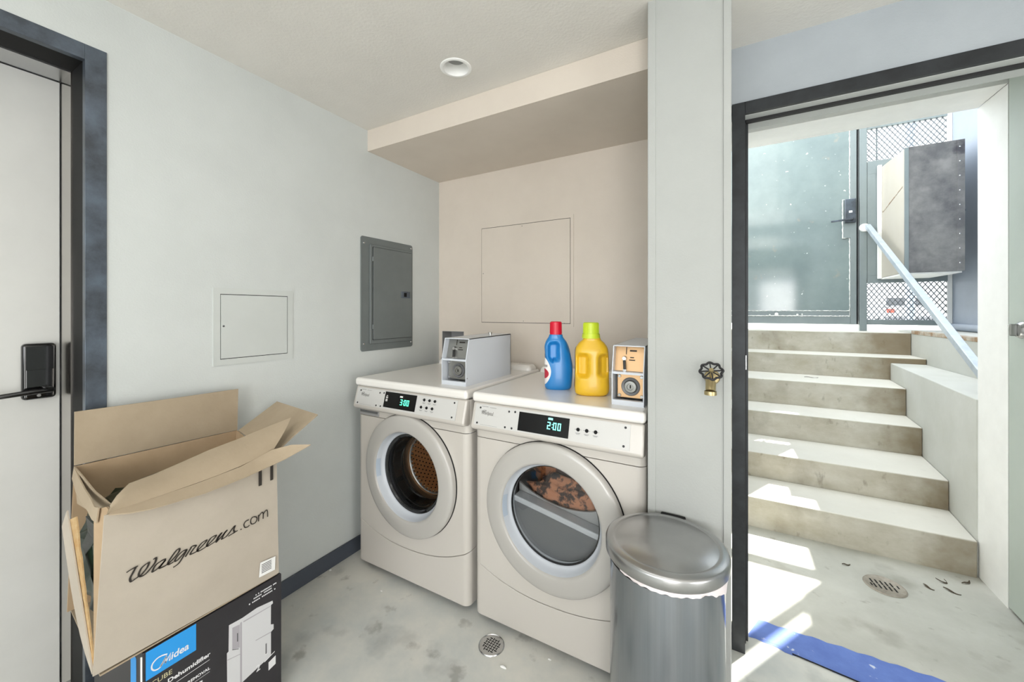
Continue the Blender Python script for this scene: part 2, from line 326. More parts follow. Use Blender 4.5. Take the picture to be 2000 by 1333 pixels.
# ------------------------------------------------------------------ left door
d1 = root('door_1', 'cream door recessed in a dark steel frame, black keypad lock', kind='structure')
fz0, fz1 = 2.079, 2.127
mb = MB(); mb.box(XL-.02, XL+.004, .402, .451, 0, fz1); mb.build('frame_face', 'steel_dark', d1, bevel=.001)
mb = MB(); mb.box(XL-.02, XL+.004, -.58, .402, fz0, fz1); mb.build('frame_head', 'steel_dark', d1, bevel=.001)
mb = MB(); mb.box(XL-.02, XL+.004, -.63, -.58, 0, fz1); mb.build('frame_face', 'steel_dark', d1, bevel=.001)
mb = MB(); mb.box(-1.89, XL-.02, .403, .44, 0, fz1); mb.box(-1.89, XL-.02, -.58, .403, fz0+.001, fz1); mb.box(-1.89, XL-.02, -.62, -.58, 0, fz1); mb.build('jamb_reveal', 'black_matte', d1)
mb = MB(); mb.box(-2.06, -1.89, .400, .44, 0, fz1); mb.build('door_stop', 'metal_mirror', d1)
mb = MB(); mb.box(-2.06, -1.89, -.58, .400, fz0-.004, fz1); mb.build('door_stop', 'steel_bright', d1)
mb = MB(); mb.box(-2.05, -2.0, -.58, .3985, .01, fz0-.006); mb.build('door_leaf', 'door_cream', d1, bevel=.002)
lk = MB().box(-2.0, -1.972, .312, .386, 1.003, 1.186).build('keypad_lock', 'black_gloss', d1, bevel=.011, seg=4)
mb = MB(); mb.prism([(.319, 1.10), (.379, 1.10), (.379, 1.176), (.319, 1.176)], 'x', -1.9725, -1.9705); mb.build('touch_screen', 'black_gloss', lk, bevel=.0008)
mb = MB(); mb.cyl((-1.972, .366, 1.034), (-1.945, .366, 1.034), .011, n=16); mb.tube([(-1.945, .372, 1.034), (-1.942, .33, 1.033), (-1.945, .26, 1.028), (-1.95, .205, 1.022)], [.0085, .0085, .0075, .0065], n=10); mb.build('lever_handle', 'black_gloss', lk)
mb = MB(); mb.lathe([(0, .001), (.0045, .001), (.0045, -.001)], (-1.971, .347, 1.016), 'x', 14); mb.build('key_cover', 'steel_bright', lk)

# ------------------------------------------------------------------ exit door: dark frame, leaf folded open
d2 = root('door_2', 'dark steel exit door frame beside the white wall end', kind='structure')
fo, fi, fh, fhi = .003, .046, 2.08, 2.035
mb = MB(); mb.box(fo, fi, YG-.012, YG+.045, 0, fh); mb.build('jamb', 'frame_dark', d2, bevel=.001)
mb = MB(); mb.box(fi, .96, YG-.012, YG+.045, fhi, fh); mb.build('frame_head', 'frame_dark', d2, bevel=.001)
mb = MB(); mb.box(.96, 1.003, YG-.012, YG+.045, 0, fh); mb.build('jamb', 'frame_dark', d2, bevel=.001)
mb = MB(); mb.box(fo, fi+.004, YG+.045, YG+.06, 0, fhi); mb.box(fi, .96, YG+.045, YG+.06, fhi-.012, fh); mb.build('weatherstrip', 'rubber', d2)
mb = MB(); mb.box(fo, fi+.012, YG+.06, 1.862, 0, fhi+.01); mb.build('jamb_stop', 'frame_dark', d2, bevel=.001)
mb = MB(); mb.box(fi+.012, .96, YG+.06, 1.862, fhi, fh); mb.build('head_stop', 'floor_lit_grey', d2, bevel=.001)  # paler than the jamb stop: light from the floor put into its colour
mb = MB(); mb.box(fi, .96, YG+.004, YG+.043, fhi-.0015, fhi+.001); mb.build('head_floor_glow', 'floor_lit_grey', d2)  # pale strip painting in sunlit floor light on the header underside
mb = MB(); mb.box(fi+.001, fi+.005, YG-.004, YG+.03, 1.07, 1.125); mb.build('strike_plate', 'steel_bright', d2, bevel=.001)
d3 = root('door_3', 'tall grey green door leaf folded open beyond the exit frame', kind='structure')
mb = MB(); mb.box(1.045, 1.085, 1.88, 2.518, .012, 2.302); mb.build('door_leaf', 'leaf_green', d3, bevel=.003)
mb = MB(); mb.box(1.0435, 1.0452, 2.468, 2.516, 1.222, 1.238); mb.box(1.041, 1.0452, 2.485, 2.516, 1.225, 1.234); lt = mb.build('slide_bolt', 'steel_bright', d3, bevel=.001)
mb = MB(); mb.lathe([(0, -.014), (.028, -.012), (.035, -.003), (.036, .0)], (1.045, 2.435, 1.213), 'x', 32); tt = mb.build('deadbolt', 'steel_bright', d3)
mb = MB(); mb.box(1.012, 1.034, 2.43, 2.44, 1.188, 1.238); mb.build('thumb_turn', 'steel_plate', tt, bevel=.004)
# vestibule shell and the white outer portal
mb = MB(); mb.box(-.06, .0, 1.86, 2.9, 0, 2.5); mb.box(1.09, 1.2, 1.86, 2.53, 0, 2.5); st(mb.build('wall_vestibule', 'pale_render', smooth=False), 'pale side walls of the vestibule past the exit door')
st(MB().box(0, 1.2, 1.862, 2.53, 2.31, 2.45).build('ceiling_vestibule', 'pale_render'), 'pale vestibule ceiling over the open door')
tr = root('trim_1', 'white mitred portal frame at the foot of the concrete stairs', kind='structure')
mb = MB(); mb.prism([(.0, 2.283), (1.048, 2.283), (1.19, 2.43), (.0, 2.43)], 'y', 2.53, 2.77); mb.build('portal_head', 'white_steel', tr, bevel=.002)
mb = MB(); mb.prism([(1.048, -.02), (1.048, 2.281), (1.19, 2.428), (1.19, -.02)], 'y', 2.53, 2.77); mb.build('portal_jamb', 'white_steel', tr, bevel=.002)
mb = MB(); mb.box(-3.2, 4, 2.58, 2.76, 2.43, 5.6); mb.box(1.19, 1.37, 2.6, 2.76, -.05, 2.43); mb.box(-3.2, -.06, 2.6, 2.76, 0, 2.43)
st(mb.build('wall_exterior', 'pale_render', smooth=False), 'pale outside wall of the building above the portal')
st(MB().box(-3.2, 3, 2.70, 2.86, 2.62, 2.80).build('trim_2', 'white_steel', bevel=.01), 'white steel band across the outside wall over the portal')

# ------------------------------------------------------------------ stairwell
st(MB().box(-.12, 1.6, 1.86, 2.80, -.12, -.001).build('floor_landing', 'concrete_out'), 'pale concrete landing with a drain at the foot of the stairs')
stairs = root('staircase', 'worn concrete steps rising to the metal gate', kind='structure')
SY = [2.745, 3.10, 3.55, 3.905, 4.355, 4.668, 5.6]; SZ = [.176, .34, .525, .723, .908, 1.102]
ex = lambda y: 1.04+.069*(y-2.745)
for i in range(6):
    a, b = SY[i], SY[i+1]
    if i < 4: q = [(-.12, a), (ex(a), a), (ex(b), b), (-.12, b)]
    elif i == 4: q = [(-.12, a), (ex(a), a), (1.37, a+.005), (1.37, b), (-.12, b)]
    else: q = [(-.12, a), (1.37, a), (1.37, b), (-.12, b)]
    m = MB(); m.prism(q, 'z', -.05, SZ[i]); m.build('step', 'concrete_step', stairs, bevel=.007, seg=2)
m = MB(); m.prism([(1.042, 2.7655), (1.37, 2.765), (1.37, 4.352), (ex(4.352)+.001, 4.352)], 'z', 0, .862); st(m.build('wall_stair_cheek', 'concrete_wall', bevel=.006), 'low concrete cheek wall with a flat ledge beside the steps')
m = MB(); m.box(1.372, 1.95, 2.765, 5.6, 0, 1.118); st(m.build('wall_curb', 'concrete_wall', bevel=.006), 'raised concrete curb behind the ledge under the metal box')
m = MB(); m.box(1.368, 1.41, 3.2, 4.66, 1.095, 1.124); st(m.build('trim_3', 'rust', bevel=.002), 'rusty edge angle on the concrete curb')
m = MB(); m.box(-.3, -.12, 2.77, 6.2, 0, 2.3); st(m.build('wall_stair_left', 'pale_render'), 'pale left side wall of the stairwell')
cl = root('wall_cladding', 'blue grey sheet metal side wall right of the metal box', kind='structure')
m = MB(); m.box(1.735, 1.80, 3.0, 5.03, 1.16, 3.1); m.build('sheet', 'cladding', cl)
m = MB(); m.cyl((1.735, 3.0, 1.152), (1.735, 5.03, 1.152), .032, n=20); m.build('rolled_edge', 'cladding', cl)
# unseen blockers added to shape the sun patches: upper sheet, house; plus a rail
us = root('sun_block', 'added unseen sun blocking sheet and a rail high above the gate', kind='structure')
m = MB(); m.prism([(-.6, 3.085), (1.44, 3.085), (1.62, 5.1), (-.6, 5.1)], 'y', 5.028, 5.044); m.build('sun_block_sheet', 'cladding', us)  # added out of view, blocks the sun left of the patches
m = MB(); m.box(1.5, 2.5, 4.985, 5.015, 4.23, 4.33); m.box(2.46, 2.52, 4.97, 5.03, .5, 4.33); m.build('shade_rail', 'gate_grey', us)
m = MB(); m.box(2.6, 6, 2.76, 5.727, 0, 9); m.box(2.6, 6, 5.727, 5.92, 0, 6.1); m.cyl((2.625, 5.888, 6.1), (2.625, 5.888, 9), .032, n=12); m.box(2.6, 6, 5.92, 5.935, 0, 5.52); m.box(2.6, 6, 5.935, 8.0, 0, 5.9); st(m.build('sun_block_wall', 'pale_render', smooth=False), 'unseen pale blocks added to shape the sun on the landing')  # added out of view; steps, slit and pipe cut the sun patches
m = MB(); m.box(-14, 1.37, 5.6, 11, .9, 1.10); m.box(1.37, 14, 5.6, 11, .9, 1.10); st(m.build('pavement', 'concrete_out', smooth=False), 'sunlit pavement beyond the gate')
st(MB().box(-60, 60, 11, 90, .3, .5).build('road', 'asphalt', smooth=False), 'pale road beyond the fence')
st(MB().box(-40, 40, 34, 36, .5, 15).build('sky_backdrop', 'pale_render', smooth=False), 'tall pale backdrop added in place of the white sky')  # added backdrop, dimmer than the sky so the mesh stays visible
# ------------------------------------------------------------------ the two machines
YF = 1.342
def machine(name, label, cat, x0, cz, kind):
    W = .692; x1 = x0+W; xc = x0+W/2; t = root(name, label, cat, (xc, YF, 0))
    rad = .03
    def path():     # plan of the front skin, left side round to right side
        p = [(x0, YF+.07), (x0, YF+rad)]
        p += [(x0+rad-rad*math.cos(a), YF+rad-rad*math.sin(a)) for a in [PI/2*k/6 for k in range(1, 7)]]
        p += [(x0+rad+(W-2*rad)*k/24, YF) for k in range(1, 24)]
        p += [(x1-rad+rad*math.sin(a), YF+rad-rad*math.cos(a)) for a in [PI/2*k/6 for k in range(0, 7)]]
        return p+[(x1, YF+.07)]
    def seam(x):    # curved joint between the front and the kick panel
        u = min(1, max(0, (x-x0)/W))
        return .180+.075*(abs(u-.46)/.46)**2.1 if u < .46 else .180+.085*(abs(u-.46)/.54)**2.4
    def skin(z0, z1, nm, sk=None):
        m = MB(); P = path(); vs = []
        for x, y in P: vs += [(x, y, z0(x) if callable(z0) else z0), (x, y, z1(x) if callable(z1) else z1)]
        # top and bottom returns
        k = len(P); vs2 = []
        for x, y in P:
            cx = xc+(x-xc)*.97; cy = max(y, YF+.0)+.02
            vs2 += [(cx, cy, z0(x) if callable(z0) else z0), (cx, cy, z1(x) if callable(z1) else z1)]
        fs = []
        for i in range(k-1):
            if not (sk and sk(P[i][0], P[i+1][0])): fs.append((2*i, 2*i+2, 2*i+3, 2*i+1))
            fs.append((2*i+1, 2*i+3, 2*k+2*i+3, 2*k+2*i+1)); fs.append((2*i, 2*k+2*i, 2*k+2*i+2, 2*i+2))
        m.add(vs+vs2, fs); return m
    # cabinet behind the skins: side, back and inner shell
    m = MB(); m.box(x0+.002, x0+.03, YF+.068, YF+.70, .035, .915); m.box(x1-.03, x1-.002, YF+.068, YF+.70, .035, .915); m.box(x0+.03, x1-.03, YF+.66, YF+.70, .035, .915); m.box(x0+.03, x1-.03, YF+.068, YF+.66, .035, .06); m.box(x0+.03, x1-.03, YF+.03, YF+.66, .86, .912)
    m.box(x0+.006, x0+.03, YF+.02, YF+.075, .05, .9); m.box(x1-.03, x1-.006, YF+.02, YF+.075, .05, .9)
    m.build('cabinet', 'enamel_cool', t, bevel=.003)
    for fx in (x0+.06, x1-.06):
        for fy in (YF+.07, YF+.62): m = MB(); m.cyl((fx, fy, 0), (fx, fy, .036), .02, n=14); m.build('levelling_foot', 'rubber', t)
    skin(.032, lambda x: seam(x)-.002, 'kick').build('kick_panel', 'enamel', t, bevel=.0025, ang=50)
    # front panel with the round opening
    m = skin(lambda x: seam(x)+.002, .7675, 'front', lambda a, b: a >= x0+rad-1e-6 and b <= x1-rad+1e-6)
    fn, cs = rect_ray((xc, cz), x0+rad, x1-rad, lambda x: seam(x)+.002, .7675)
    plate_with_hole(m, fn, (xc, cz), .262, 96, lambda x, z: (x, YF, z), cs)
    m.build('front_panel', 'enamel', t, ang=50)
    skin(.7705, .913, 'upper').build('upper_front', 'enamel', t, ang=50)
    # lid with the raised rear ridge
    m = MB(); m.box(x0-.002, x1+.002, YF-.018, YF+.705, .917, .957); lid = m.build('lid', 'enamel_top_lit', t, bevel=.014, seg=4)
    m = MB(); m.box(x0+.012, x1-.012, YF+.60, YF+.70, .93, .987); m.build('rear_ridge', 'enamel_top_lit', lid, bevel=.026, seg=5)
    # door: ring, bowl, glass
    rim = .283
    def tiltf(a, r, p): k = .013*(math.cos(a-.45))*(r/rim); return (p[0], p[1]-k, p[2])
    def L(prof, nm, ma, par, n=72, closed=False, **kw):
        m = MB(); m.lathe(prof, (xc, YF, cz), 'y', n, sweep=tiltf, closed=closed); return m.build(nm, ma, par, ang=50, **kw)
    door = L([(.2835, .012), (.2835, -.010), (.2815, -.0155), (.277, -.019), (.262, -.0225), (.235, -.025), (.214, -.0255), (.208, -.0235), (.204, -.018)], 'door_ring', 'enamel_ring', t)
    L([(.204, -.018), (.200, -.006), (.196, .008), (.190, .018), (.186, .022), (.186, .05)], 'door_bowl', 'enamel_cool', door)
    pts = []; rr_ = []
    for k in range(61): a = R(-78)+R(212)*k/60; pts.append((xc+.2838*math.cos(a), YF-.0012, cz+.2838*math.sin(a))); rr_.append(.0006+.0026*math.sin(PI*k/60)**.6)
    m = MB(); m.tube(pts, rr_, n=8); m.build('door_gap_seal', 'black_matte', door)
    L([(.1875, .024), (.182 if kind == 'dryer' else .176, .024), (.180 if kind == 'dryer' else .171, .03)], 'glass_rim', 'black_gloss', door)
    L([(0, .012), (.06, .0135), (.11, .017), (.15, .021), (.1865, .026)], 'door_glass', 'smoked_glass' if kind == 'washer' else 'clear_glass', door)
    a0 = PI-.05; pts = []
    m = MB(); m.lathe([(.2025, -.0172), (.1975, -.004), (.1945, .004)], (xc, YF-.0012, cz), 'y', 200, sweep=tiltf)
    keep = [f for f in m.f if all(abs((math.atan2(m.v[i][2]-cz, m.v[i][0]-xc) % (2*PI))-PI) < .25 for i in f)]; m.f = keep; m.mi = [0]*len(keep)
    m.build('door_grip', 'grip_blue', door, fix=False)
    # interior
    if kind == 'washer':
        m = MB(); m.lathe([(.188, .045), (.176, .05), (.165, .075), (.168, .10), (.158, .125), (.172, .15), (.225, .155)], (xc, YF, cz), 'y', 72); m.build('door_gasket', 'black_gloss', t)
        m = MB(); m.lathe([(.150, .150), (.150, .165), (.215, .18), (.222, .20), (.222, .47), (.2, .49), (.02, .50), (0, .50)], (xc, YF, cz), 'y', 72)
        dr = m.build('drum', 'drum_steel_glow', t)
        m = MB(); m.lathe([(.1565, .156), (.1555, .160), (.150, .163), (.146, .170), (.152, .178)], (xc, YF, cz), 'y', 72); m.build('drum_rim', 'steel_bright', dr)
        m = MB()
        for k in range(44):
            a = 2*PI*k/44; p = Vector((xc+math.cos(a)*.1455, YF+.176, cz+math.sin(a)*.1455)); m.cyl(p-Vector((0, .002, 0)), p+Vector((0, .005, 0)), .0055, .0045, n=8)
        m.build('rim_beads', 'steel_bright', dr, kind='stuff'); m = MB()
        for j, y in enumerate([.22+.021*q for q in range(12)]):
            for k in range(56):
                a = 2*PI*(k+.5*(j % 2))/56; c_, s_ = math.cos(a), math.sin(a)
                p = Vector((xc+c_*.2205, YF+y, cz+s_*.2205)); m.cyl(p, p+Vector((-c_*.0022, 0, -s_*.0022)), .0042, .0034, n=6)
        m.build('drum_perforations', 'black_matte', dr, kind='stuff')
        m = MB()
        for rr in range(1, 10):
            for k in range(rr*7):
                a = 2*PI*k/(rr*7); p = (xc+math.cos(a)*rr*.02, YF+.4985-.01*rr/10, cz+math.sin(a)*rr*.02); m.cyl(p, (p[0], p[1]-.0015, p[2]), .0034, n=6)
        m.build('back_perforations', 'black_matte', dr, kind='stuff')
        for k in range(3):
            a = 2*PI*k/3+.5; c_, s_ = math.cos(a), math.sin(a); m = MB()
            q = lambda r, t_, y: (xc+c_*r-s_*t_, YF+y, cz+s_*r+c_*t_)
            m.hexa([q(.222, -.035, .2), q(.222, .035, .2), q(.222, .035, .46), q(.222, -.035, .46)], [q(.165, -.012, .23), q(.165, .012, .23), q(.165, .012, .45), q(.165, -.012, .45)]); m.build('drum_paddle', 'steel_bright', dr, bevel=.006)
    else:
        m = MB(); m.lathe([(.188, .048), (.196, .07), (.25, .085), (.252, .55), (0, .56)], (xc, YF, cz), 'y', 72); dr = m.build('drum', 'grey_mid', t)
        # grey bulkhead: lint ledge and the dark lower door lining
        m = MB(); b = [(xc-.185, YF+.050, .515), (xc+.185, YF+.050, .445), (xc+.185, YF+.105, .445), (xc-.185, YF+.105, .515)]
        m.hexa(b, [(x, y, z+.024) for x, y, z in b]); m.build('lint_ledge', 'shelf_grey', t, bevel=.006, seg=3)
        m = MB(); pl = []
        for k in range(49):
            a = PI+PI*k/48; pl.append((xc+.186*math.cos(a), cz+.186*math.sin(a)))
        pl = [p for p in pl if p[1] < .512-(p[0]-xc+.185)*.19]; m.prism([(xc-.184, .514), *pl, (xc+.184, .446)], 'y', YF+.055, YF+.07); m.build('inner_lining', 'grey_plastic', t)
        top = [(xc-.19+.38*k/24, .572-.040*math.sin(PI*min(1, k/24*1.15))**.8-.052*(k/24)) for k in range(25)]
        m = MB(); m.prism([(xc-.19, .50), (xc+.19, .43)]+top[::-1], 'y', YF+.106, YF+.118); m.build('drum_lip', 'grey_mid', t, bevel=.003)
        rs = random.Random(4)
        def lump(nm, c, s, ma, seed):
            bmx = bmesh.new(); bmesh.ops.create_icosphere(bmx, subdivisions=4, radius=1); rq = random.Random(seed); ph = [rq.uniform(0, 6) for _ in range(9)]
            for v in bmx.verts:
                d = v.co.normalized(); k = 1+.12*math.sin(5*d.x+ph[0]+2*math.sin(3*d.z+ph[1]))+.09*math.sin(8*d.z+ph[2]+2*d.y)+.06*math.sin(13*d.x-6*d.z+ph[3])+.04*math.sin(19*d.z+9*d.x+ph[4])
                v.co = Vector((d.x*s[0]*k, d.y*s[1]*k, d.z*s[2]*k))+Vector(c)
            m = MB(); m.add([v.co for v in bmx.verts], [tuple(v.index for v in f.verts) for f in bmx.faces]); bmx.free(); return m
        LAUNDRY.append((lump, xc, cz))
    # tilted control fascia
    tb, tt_ = (-.034, .816), (-.004, .917)
    zt = lambda x, k: None
    m = MB(); m.prism([(YF+.02, .800), (YF-.022, .806), (YF+tb[0], .816), (YF+tt_[0]-.002, .916), (YF+.02, .916)], 'x', x0+.001, x1-.003); fas = m.build('control_fascia', 'enamel', t, bevel=.009, seg=3)
    e = Vector((0, tt_[0]-.002-tb[0], .916-.816)); Lf = e.length; e.normalize(); nr = Vector((0, -e.z, e.y))
    FP = lambda a, b, o: tuple(Vector((x0+a, YF+tb[0], .816))+e*b+nr*o)       # a across, b up the plate
    m = MB(); m.add([FP(a, b, .0005) for a, b in ((.018, .012), (.645, .012), (.645, .096), (.018, .096))]+[FP(a, b, .0016) for a, b in ((.018, .012), (.645, .012), (.645, .096), (.018, .096))], [(4, 5, 6, 7), (0, 1, 5, 4), (1, 2, 6, 5), (2, 3, 7, 6), (3, 0, 4, 7)])
    pl = m.build('control_plate', 'enamel_plate', fas)
    def fbox(m, a0, a1, b0, b1, o0, o1): m.hexa([FP(a0, b0, o0), FP(a1, b0, o0), FP(a1, b1, o0), FP(a0, b1, o0)], [FP(a0, b0, o1), FP(a1, b0, o1), FP(a1, b1, o1), FP(a0, b1, o1)])
    if kind == 'washer': da0, da1, db0, db1 = .214, .414, .020, .093
    else: da0, da1, db0, db1 = .222, .429, .018, .088
    m = MB(); fbox(m, da0, da1, db0, db1, .001, .003); m.build('display_window', 'display_black', fas, bevel=.0006)
    m = MB(); segs = {'0': 'abcdef', '2': 'abged', '3': 'abgcd'}
    txt = '3:00' if kind == 'washer' else '2:00'; hh = .026; wd_ = .0125; th = .0032
    cx = da0+(.105 if kind == 'washer' else .122); cb = db0+(.020 if kind == 'washer' else .022)
    for ch in txt:
        if ch == ':':
            for q in (.006, .017): fbox(m, cx+.0005, cx+.003, cb+q, cb+q+.003, .0031, .0036)
            cx += .0055; continue
        S7 = {'a': (0, wd_, hh-th, hh), 'd': (0, wd_, 0, th), 'g': (0, wd_, hh/2-th/2, hh/2+th/2), 'b': (wd_-th, wd_, hh/2, hh), 'c': (wd_-th, wd_, 0, hh/2), 'f': (0, th, hh/2, hh), 'e': (0, th, 0, hh/2)}
        for k in segs[ch]: q = S7[k]; fbox(m, cx+q[0], cx+q[1], cb+q[2], cb+q[3], .0031, .0036)
        cx += wd_+.0055
    m.build('display_digits', 'green_led' if kind == 'washer' else 'cyan_led', fas, smooth=False)
    m = MB(); q = da0+(.098 if kind == 'washer' else .124); fbox(m, q, q+.018, cb+.034, cb+.041, .0031, .0034); m.build('status_light', 'paper_white' if kind == 'washer' else 'cyan_led', fas, smooth=False)
    if kind == 'washer':
        m = MB(); fbox(m, da0+.009, da0+.022, db0+.042, db0+.050, .0031, .0034); fbox(m, da0+.009, da0+.022, db0+.028, db0+.039, .0031, .0034); fbox(m, da0+.011, da0+.02, db0+.053, db0+.056, .0031, .0034); m.build('window_marking', 'enamel_plate', fas, smooth=False)
        bt = [(.459+.031*k, .079) for k in range(3)]+[(.448+.032*k, .046) for k in range(3)]
    else: bt = [(.463+.032*k, .055) for k in range(3)]
    for a, b in bt:
        m = MB(); m.cyl(FP(a, b, .001), FP(a, b, .0045), .0068, .0056, 16); m.build('push_button', 'black_matte', fas)
    m = MB()
    for a, b in bt:
        fbox(m, a-.013, a+.013, b-.0005, b+.0005, .0015, .0019); fbox(m, a-.009, a+.009, b-.0135, b-.0122, .0015, .0019); fbox(m, a-.006, a+.006, b-.0165, b-.0155, .0015, .0019)
    fbox(m, .047, .078, .0875, .0888, .0015, .0019); fbox(m, .086, .116, .0862, .0872, .0015, .0019); fbox(m, .05, .13, .016, .0166, .0015, .0018); m.build('plate_legend', 'print_grey', fas, smooth=False, kind='stuff')
    m = MB(); text_into(m, 'Whirlpool', .050, .052, .056, .019, FP, .0021, shear=.18); ribbon(m, [(.05, .066), (.058, .073), (.070, .074), (.066, .069), (.055, .067)], lambda a: .0006, FP, .0021); m.build('maker_lettering', 'print_dark', fas, smooth=False, fix=False)
    for a, b in ((.041, .082), (.176, .082), (.203, .084), (.034, .021), (.166, .021), (.196, .021), (.640-.012, .085), (.640-.015, .024)):
        m = MB(); m.cyl(FP(a, b, .0012), FP(a, b, .003), .0044, .0036, 12); m.build('plate_screw', 'iron_dark', fas)
    if kind == 'washer':
        m = MB(); m.box(x0+.016, x0+.155, YF-.003, YF+.004, .772, .796); m.build('dispenser_slot', 'grey_mid', t, bevel=.009, seg=3)
        m = MB(); m.box(x0+.024, x0+.147, YF-.0042, YF-.0028, .784, .795); m.build('dispenser_recess', 'grey_plastic', t, bevel=.0005)
    # coin box bolted to the lid
    if kind == 'washer': c0, c1, cy, cl_ = -1.160, -1.022, 1.398, .40; fm = 'steel_plate'
    else: c0, c1, cy, cl_ = -.374, -.262, 1.392, .40; fm = 'brass_plate'
    zb, zm, ztop = .957, 1.072, 1.168; s_ = .0035; sl = .024
    cb_ = root('coin_box', None); cb_.location = ((c0+c1)/2, cy, zb); cb_.parent = t; cb_.matrix_parent_inverse = Matrix.Translation(-Vector(t.location))
    side = [(cy, zb), (cy, zm), (cy+sl, ztop), (cy+cl_, ztop+.004), (cy+cl_, zb)]
    bdy = MB(); bdy.prism(side, 'x', c0, c0+s_); bdy.prism(side, 'x', c1-s_, c1); bdy.box(c0, c1, cy+cl_-s_, cy+cl_, zb, ztop)
    bdy.hexa([(c0, cy+sl, ztop-s_), (c1, cy+sl, ztop-s_), (c1, cy+cl_, ztop), (c0, cy+cl_, ztop)], [(c0, cy+sl, ztop), (c1, cy+sl, ztop), (c1, cy+cl_, ztop+.004), (c0, cy+cl_, ztop+.004)])
    bdy.box(c0+s_, c1-s_, cy+.003, cy+.06, zm-.005, zm+.003); bdy.box(c0+s_, c1-s_, cy+.0015, cy+.02, zb, zb+.018)
    def cpart(m, nm, ma, bevel=0, **k):
        o = m.build(nm, ma, None, bevel=bevel, **k); o.parent = cb_; o.matrix_parent_inverse = Matrix.Translation(-Vector(cb_.location)); return o
    cpart(bdy, 'coin_housing', 'enamel_cool', smooth=False)
    y_u = lambda z: cy+.030+(z-zm)*.25
    m = MB(); m.hexa([(c0+s_, y_u(zm), zm+.004), (c1-s_, y_u(zm), zm+.004), (c1-s_, y_u(zm)+.01, zm+.004), (c0+s_, y_u(zm)+.01, zm+.004)], [(c0+s_, y_u(ztop), ztop-.004), (c1-s_, y_u(ztop), ztop-.004), (c1-s_, y_u(ztop)+.01, ztop-.004), (c0+s_, y_u(ztop)+.01, ztop-.004)]); cpart(m, 'coin_plate', fm)
    UP = lambda a, b, o: (c0+a, y_u(zm+b)-o, zm+b)
    wc = c1-c0; m = MB()
    def ub(a0, a1, b0, b1, o0=.0005, o1=.0012): m.hexa([UP(a0, b0, o0), UP(a1, b0, o0), UP(a1, b0, o1), UP(a0, b0, o1)], [UP(a0, b1, o0), UP(a1, b1, o0), UP(a1, b1, o1), UP(a0, b1, o1)])
    ub(wc*.36, wc*.385, .062, .088); ub(wc*.48, wc*.70, .073, .0785); ub(wc*.50, wc*.62, .050, .0535); ub(wc*.47, wc*.66, .041, .0445); cpart(m, 'coin_slot_print', 'print_dark', smooth=False, kind='stuff')
    m = MB(); m.cyl(UP(wc*.33, .048, .0), UP(wc*.33, .048, .012), .009, .007, 16); cpart(m, 'coin_return', 'steel_bright'); m = MB(); m.cyl(UP(wc*.36, .008, .0), UP(wc*.36, .008, .01), .007, .006, 14); cpart(m, 'return_stop', 'steel_bright')
    m = MB(); m.bar(UP(wc*.34, .042, .010), UP(wc*.37, .010, .010), .010, .008, up=(0, -1, 0)); cpart(m, 'return_lever', 'black_gloss', .002)
    m = MB(); m.box(c0+.012, c1-.006, cy+.034, cy+.044, zb+.022, zm-.008); cpart(m, 'cash_door', fm, .002)
    lc = ((c0+c1)/2+.004, cy+.034, (zb+zm)/2+.006)
    m = MB(); m.lathe([(.0365*.9, .001), (.0365*.9, -.004), (.034*.9, -.006), (.026*.9, -.004), (.025*.9, .0)], lc, 'y', 36); cpart(m, 'lock_ring', 'grey_plastic')
    m = MB(); m.lathe([(.0225, 0), (.0225, -.007), (.02, -.010), (.012, -.0105), (.011, -.007), (0, -.007)], lc, 'y', 32); cpart(m, 'lock_cylinder', 'steel_plate')
    m = MB(); m.box(lc[0]-.002, lc[0]+.002, lc[1]-.008, lc[1]-.0068, lc[2]-.006, lc[2]+.006); cpart(m, 'keyhole', 'black_matte')
    for qx in (c0+.020, c1-.014):
        for qz in (zb+.030, zm-.016):
            m = MB(); m.cyl((qx, cy+.034, qz), (qx, cy+.029, qz), .0065, .005, 12); cpart(m, 'cash_door_screw', 'steel_bright')
    m = MB(); m.cyl(((c0+c1)/2+.03, cy+.26, ztop+.001), ((c0+c1)/2+.03, cy+.26, ztop+.010), .006, n=12); m.cyl(((c0+c1)/2+.03, cy+.26, ztop+.010), ((c0+c1)/2+.03, cy+.26, ztop+.018), .011, .009, 14); cpart(m, 'top_lock', 'steel_bright')
    m = MB(); m.cyl((c1, cy+.008, zb+.035), (c1+.0015, cy+.008, zb+.035), .003, n=10); cpart(m, 'side_rivet', 'grey_mid')
    return t
LAUNDRY = []
washer = machine('washing_machine', 'white front loading washer with dark drum, display reading 3:00, nearer the corner', 'washing machine', -1.660, .525, 'washer')
dryer = machine('dryer', 'white front loading dryer with brown laundry in its round window, display reading 2:00', 'dryer', -.938, .515, 'dryer')
# laundry seen through the dryer window
lump, lx, lz = LAUNDRY[0]
m = lump('x', (lx-.045, YF+.32, lz+.075), (.20, .125, .135), 'cloth_rust', 3); tag(m.build('blanket', 'cloth_rust'), 'rust brown blanket with dark bands, tumbled in the dryer drum', 'blanket')
m = lump('x', (lx+.01, YF+.158, lz+.03), (.165, .036, .06), 'cloth_pale', 8); tag(m.build('towel', 'cloth_pale'), 'pinkish patterned towel lying in front of the rust blanket in the drum', 'towel')

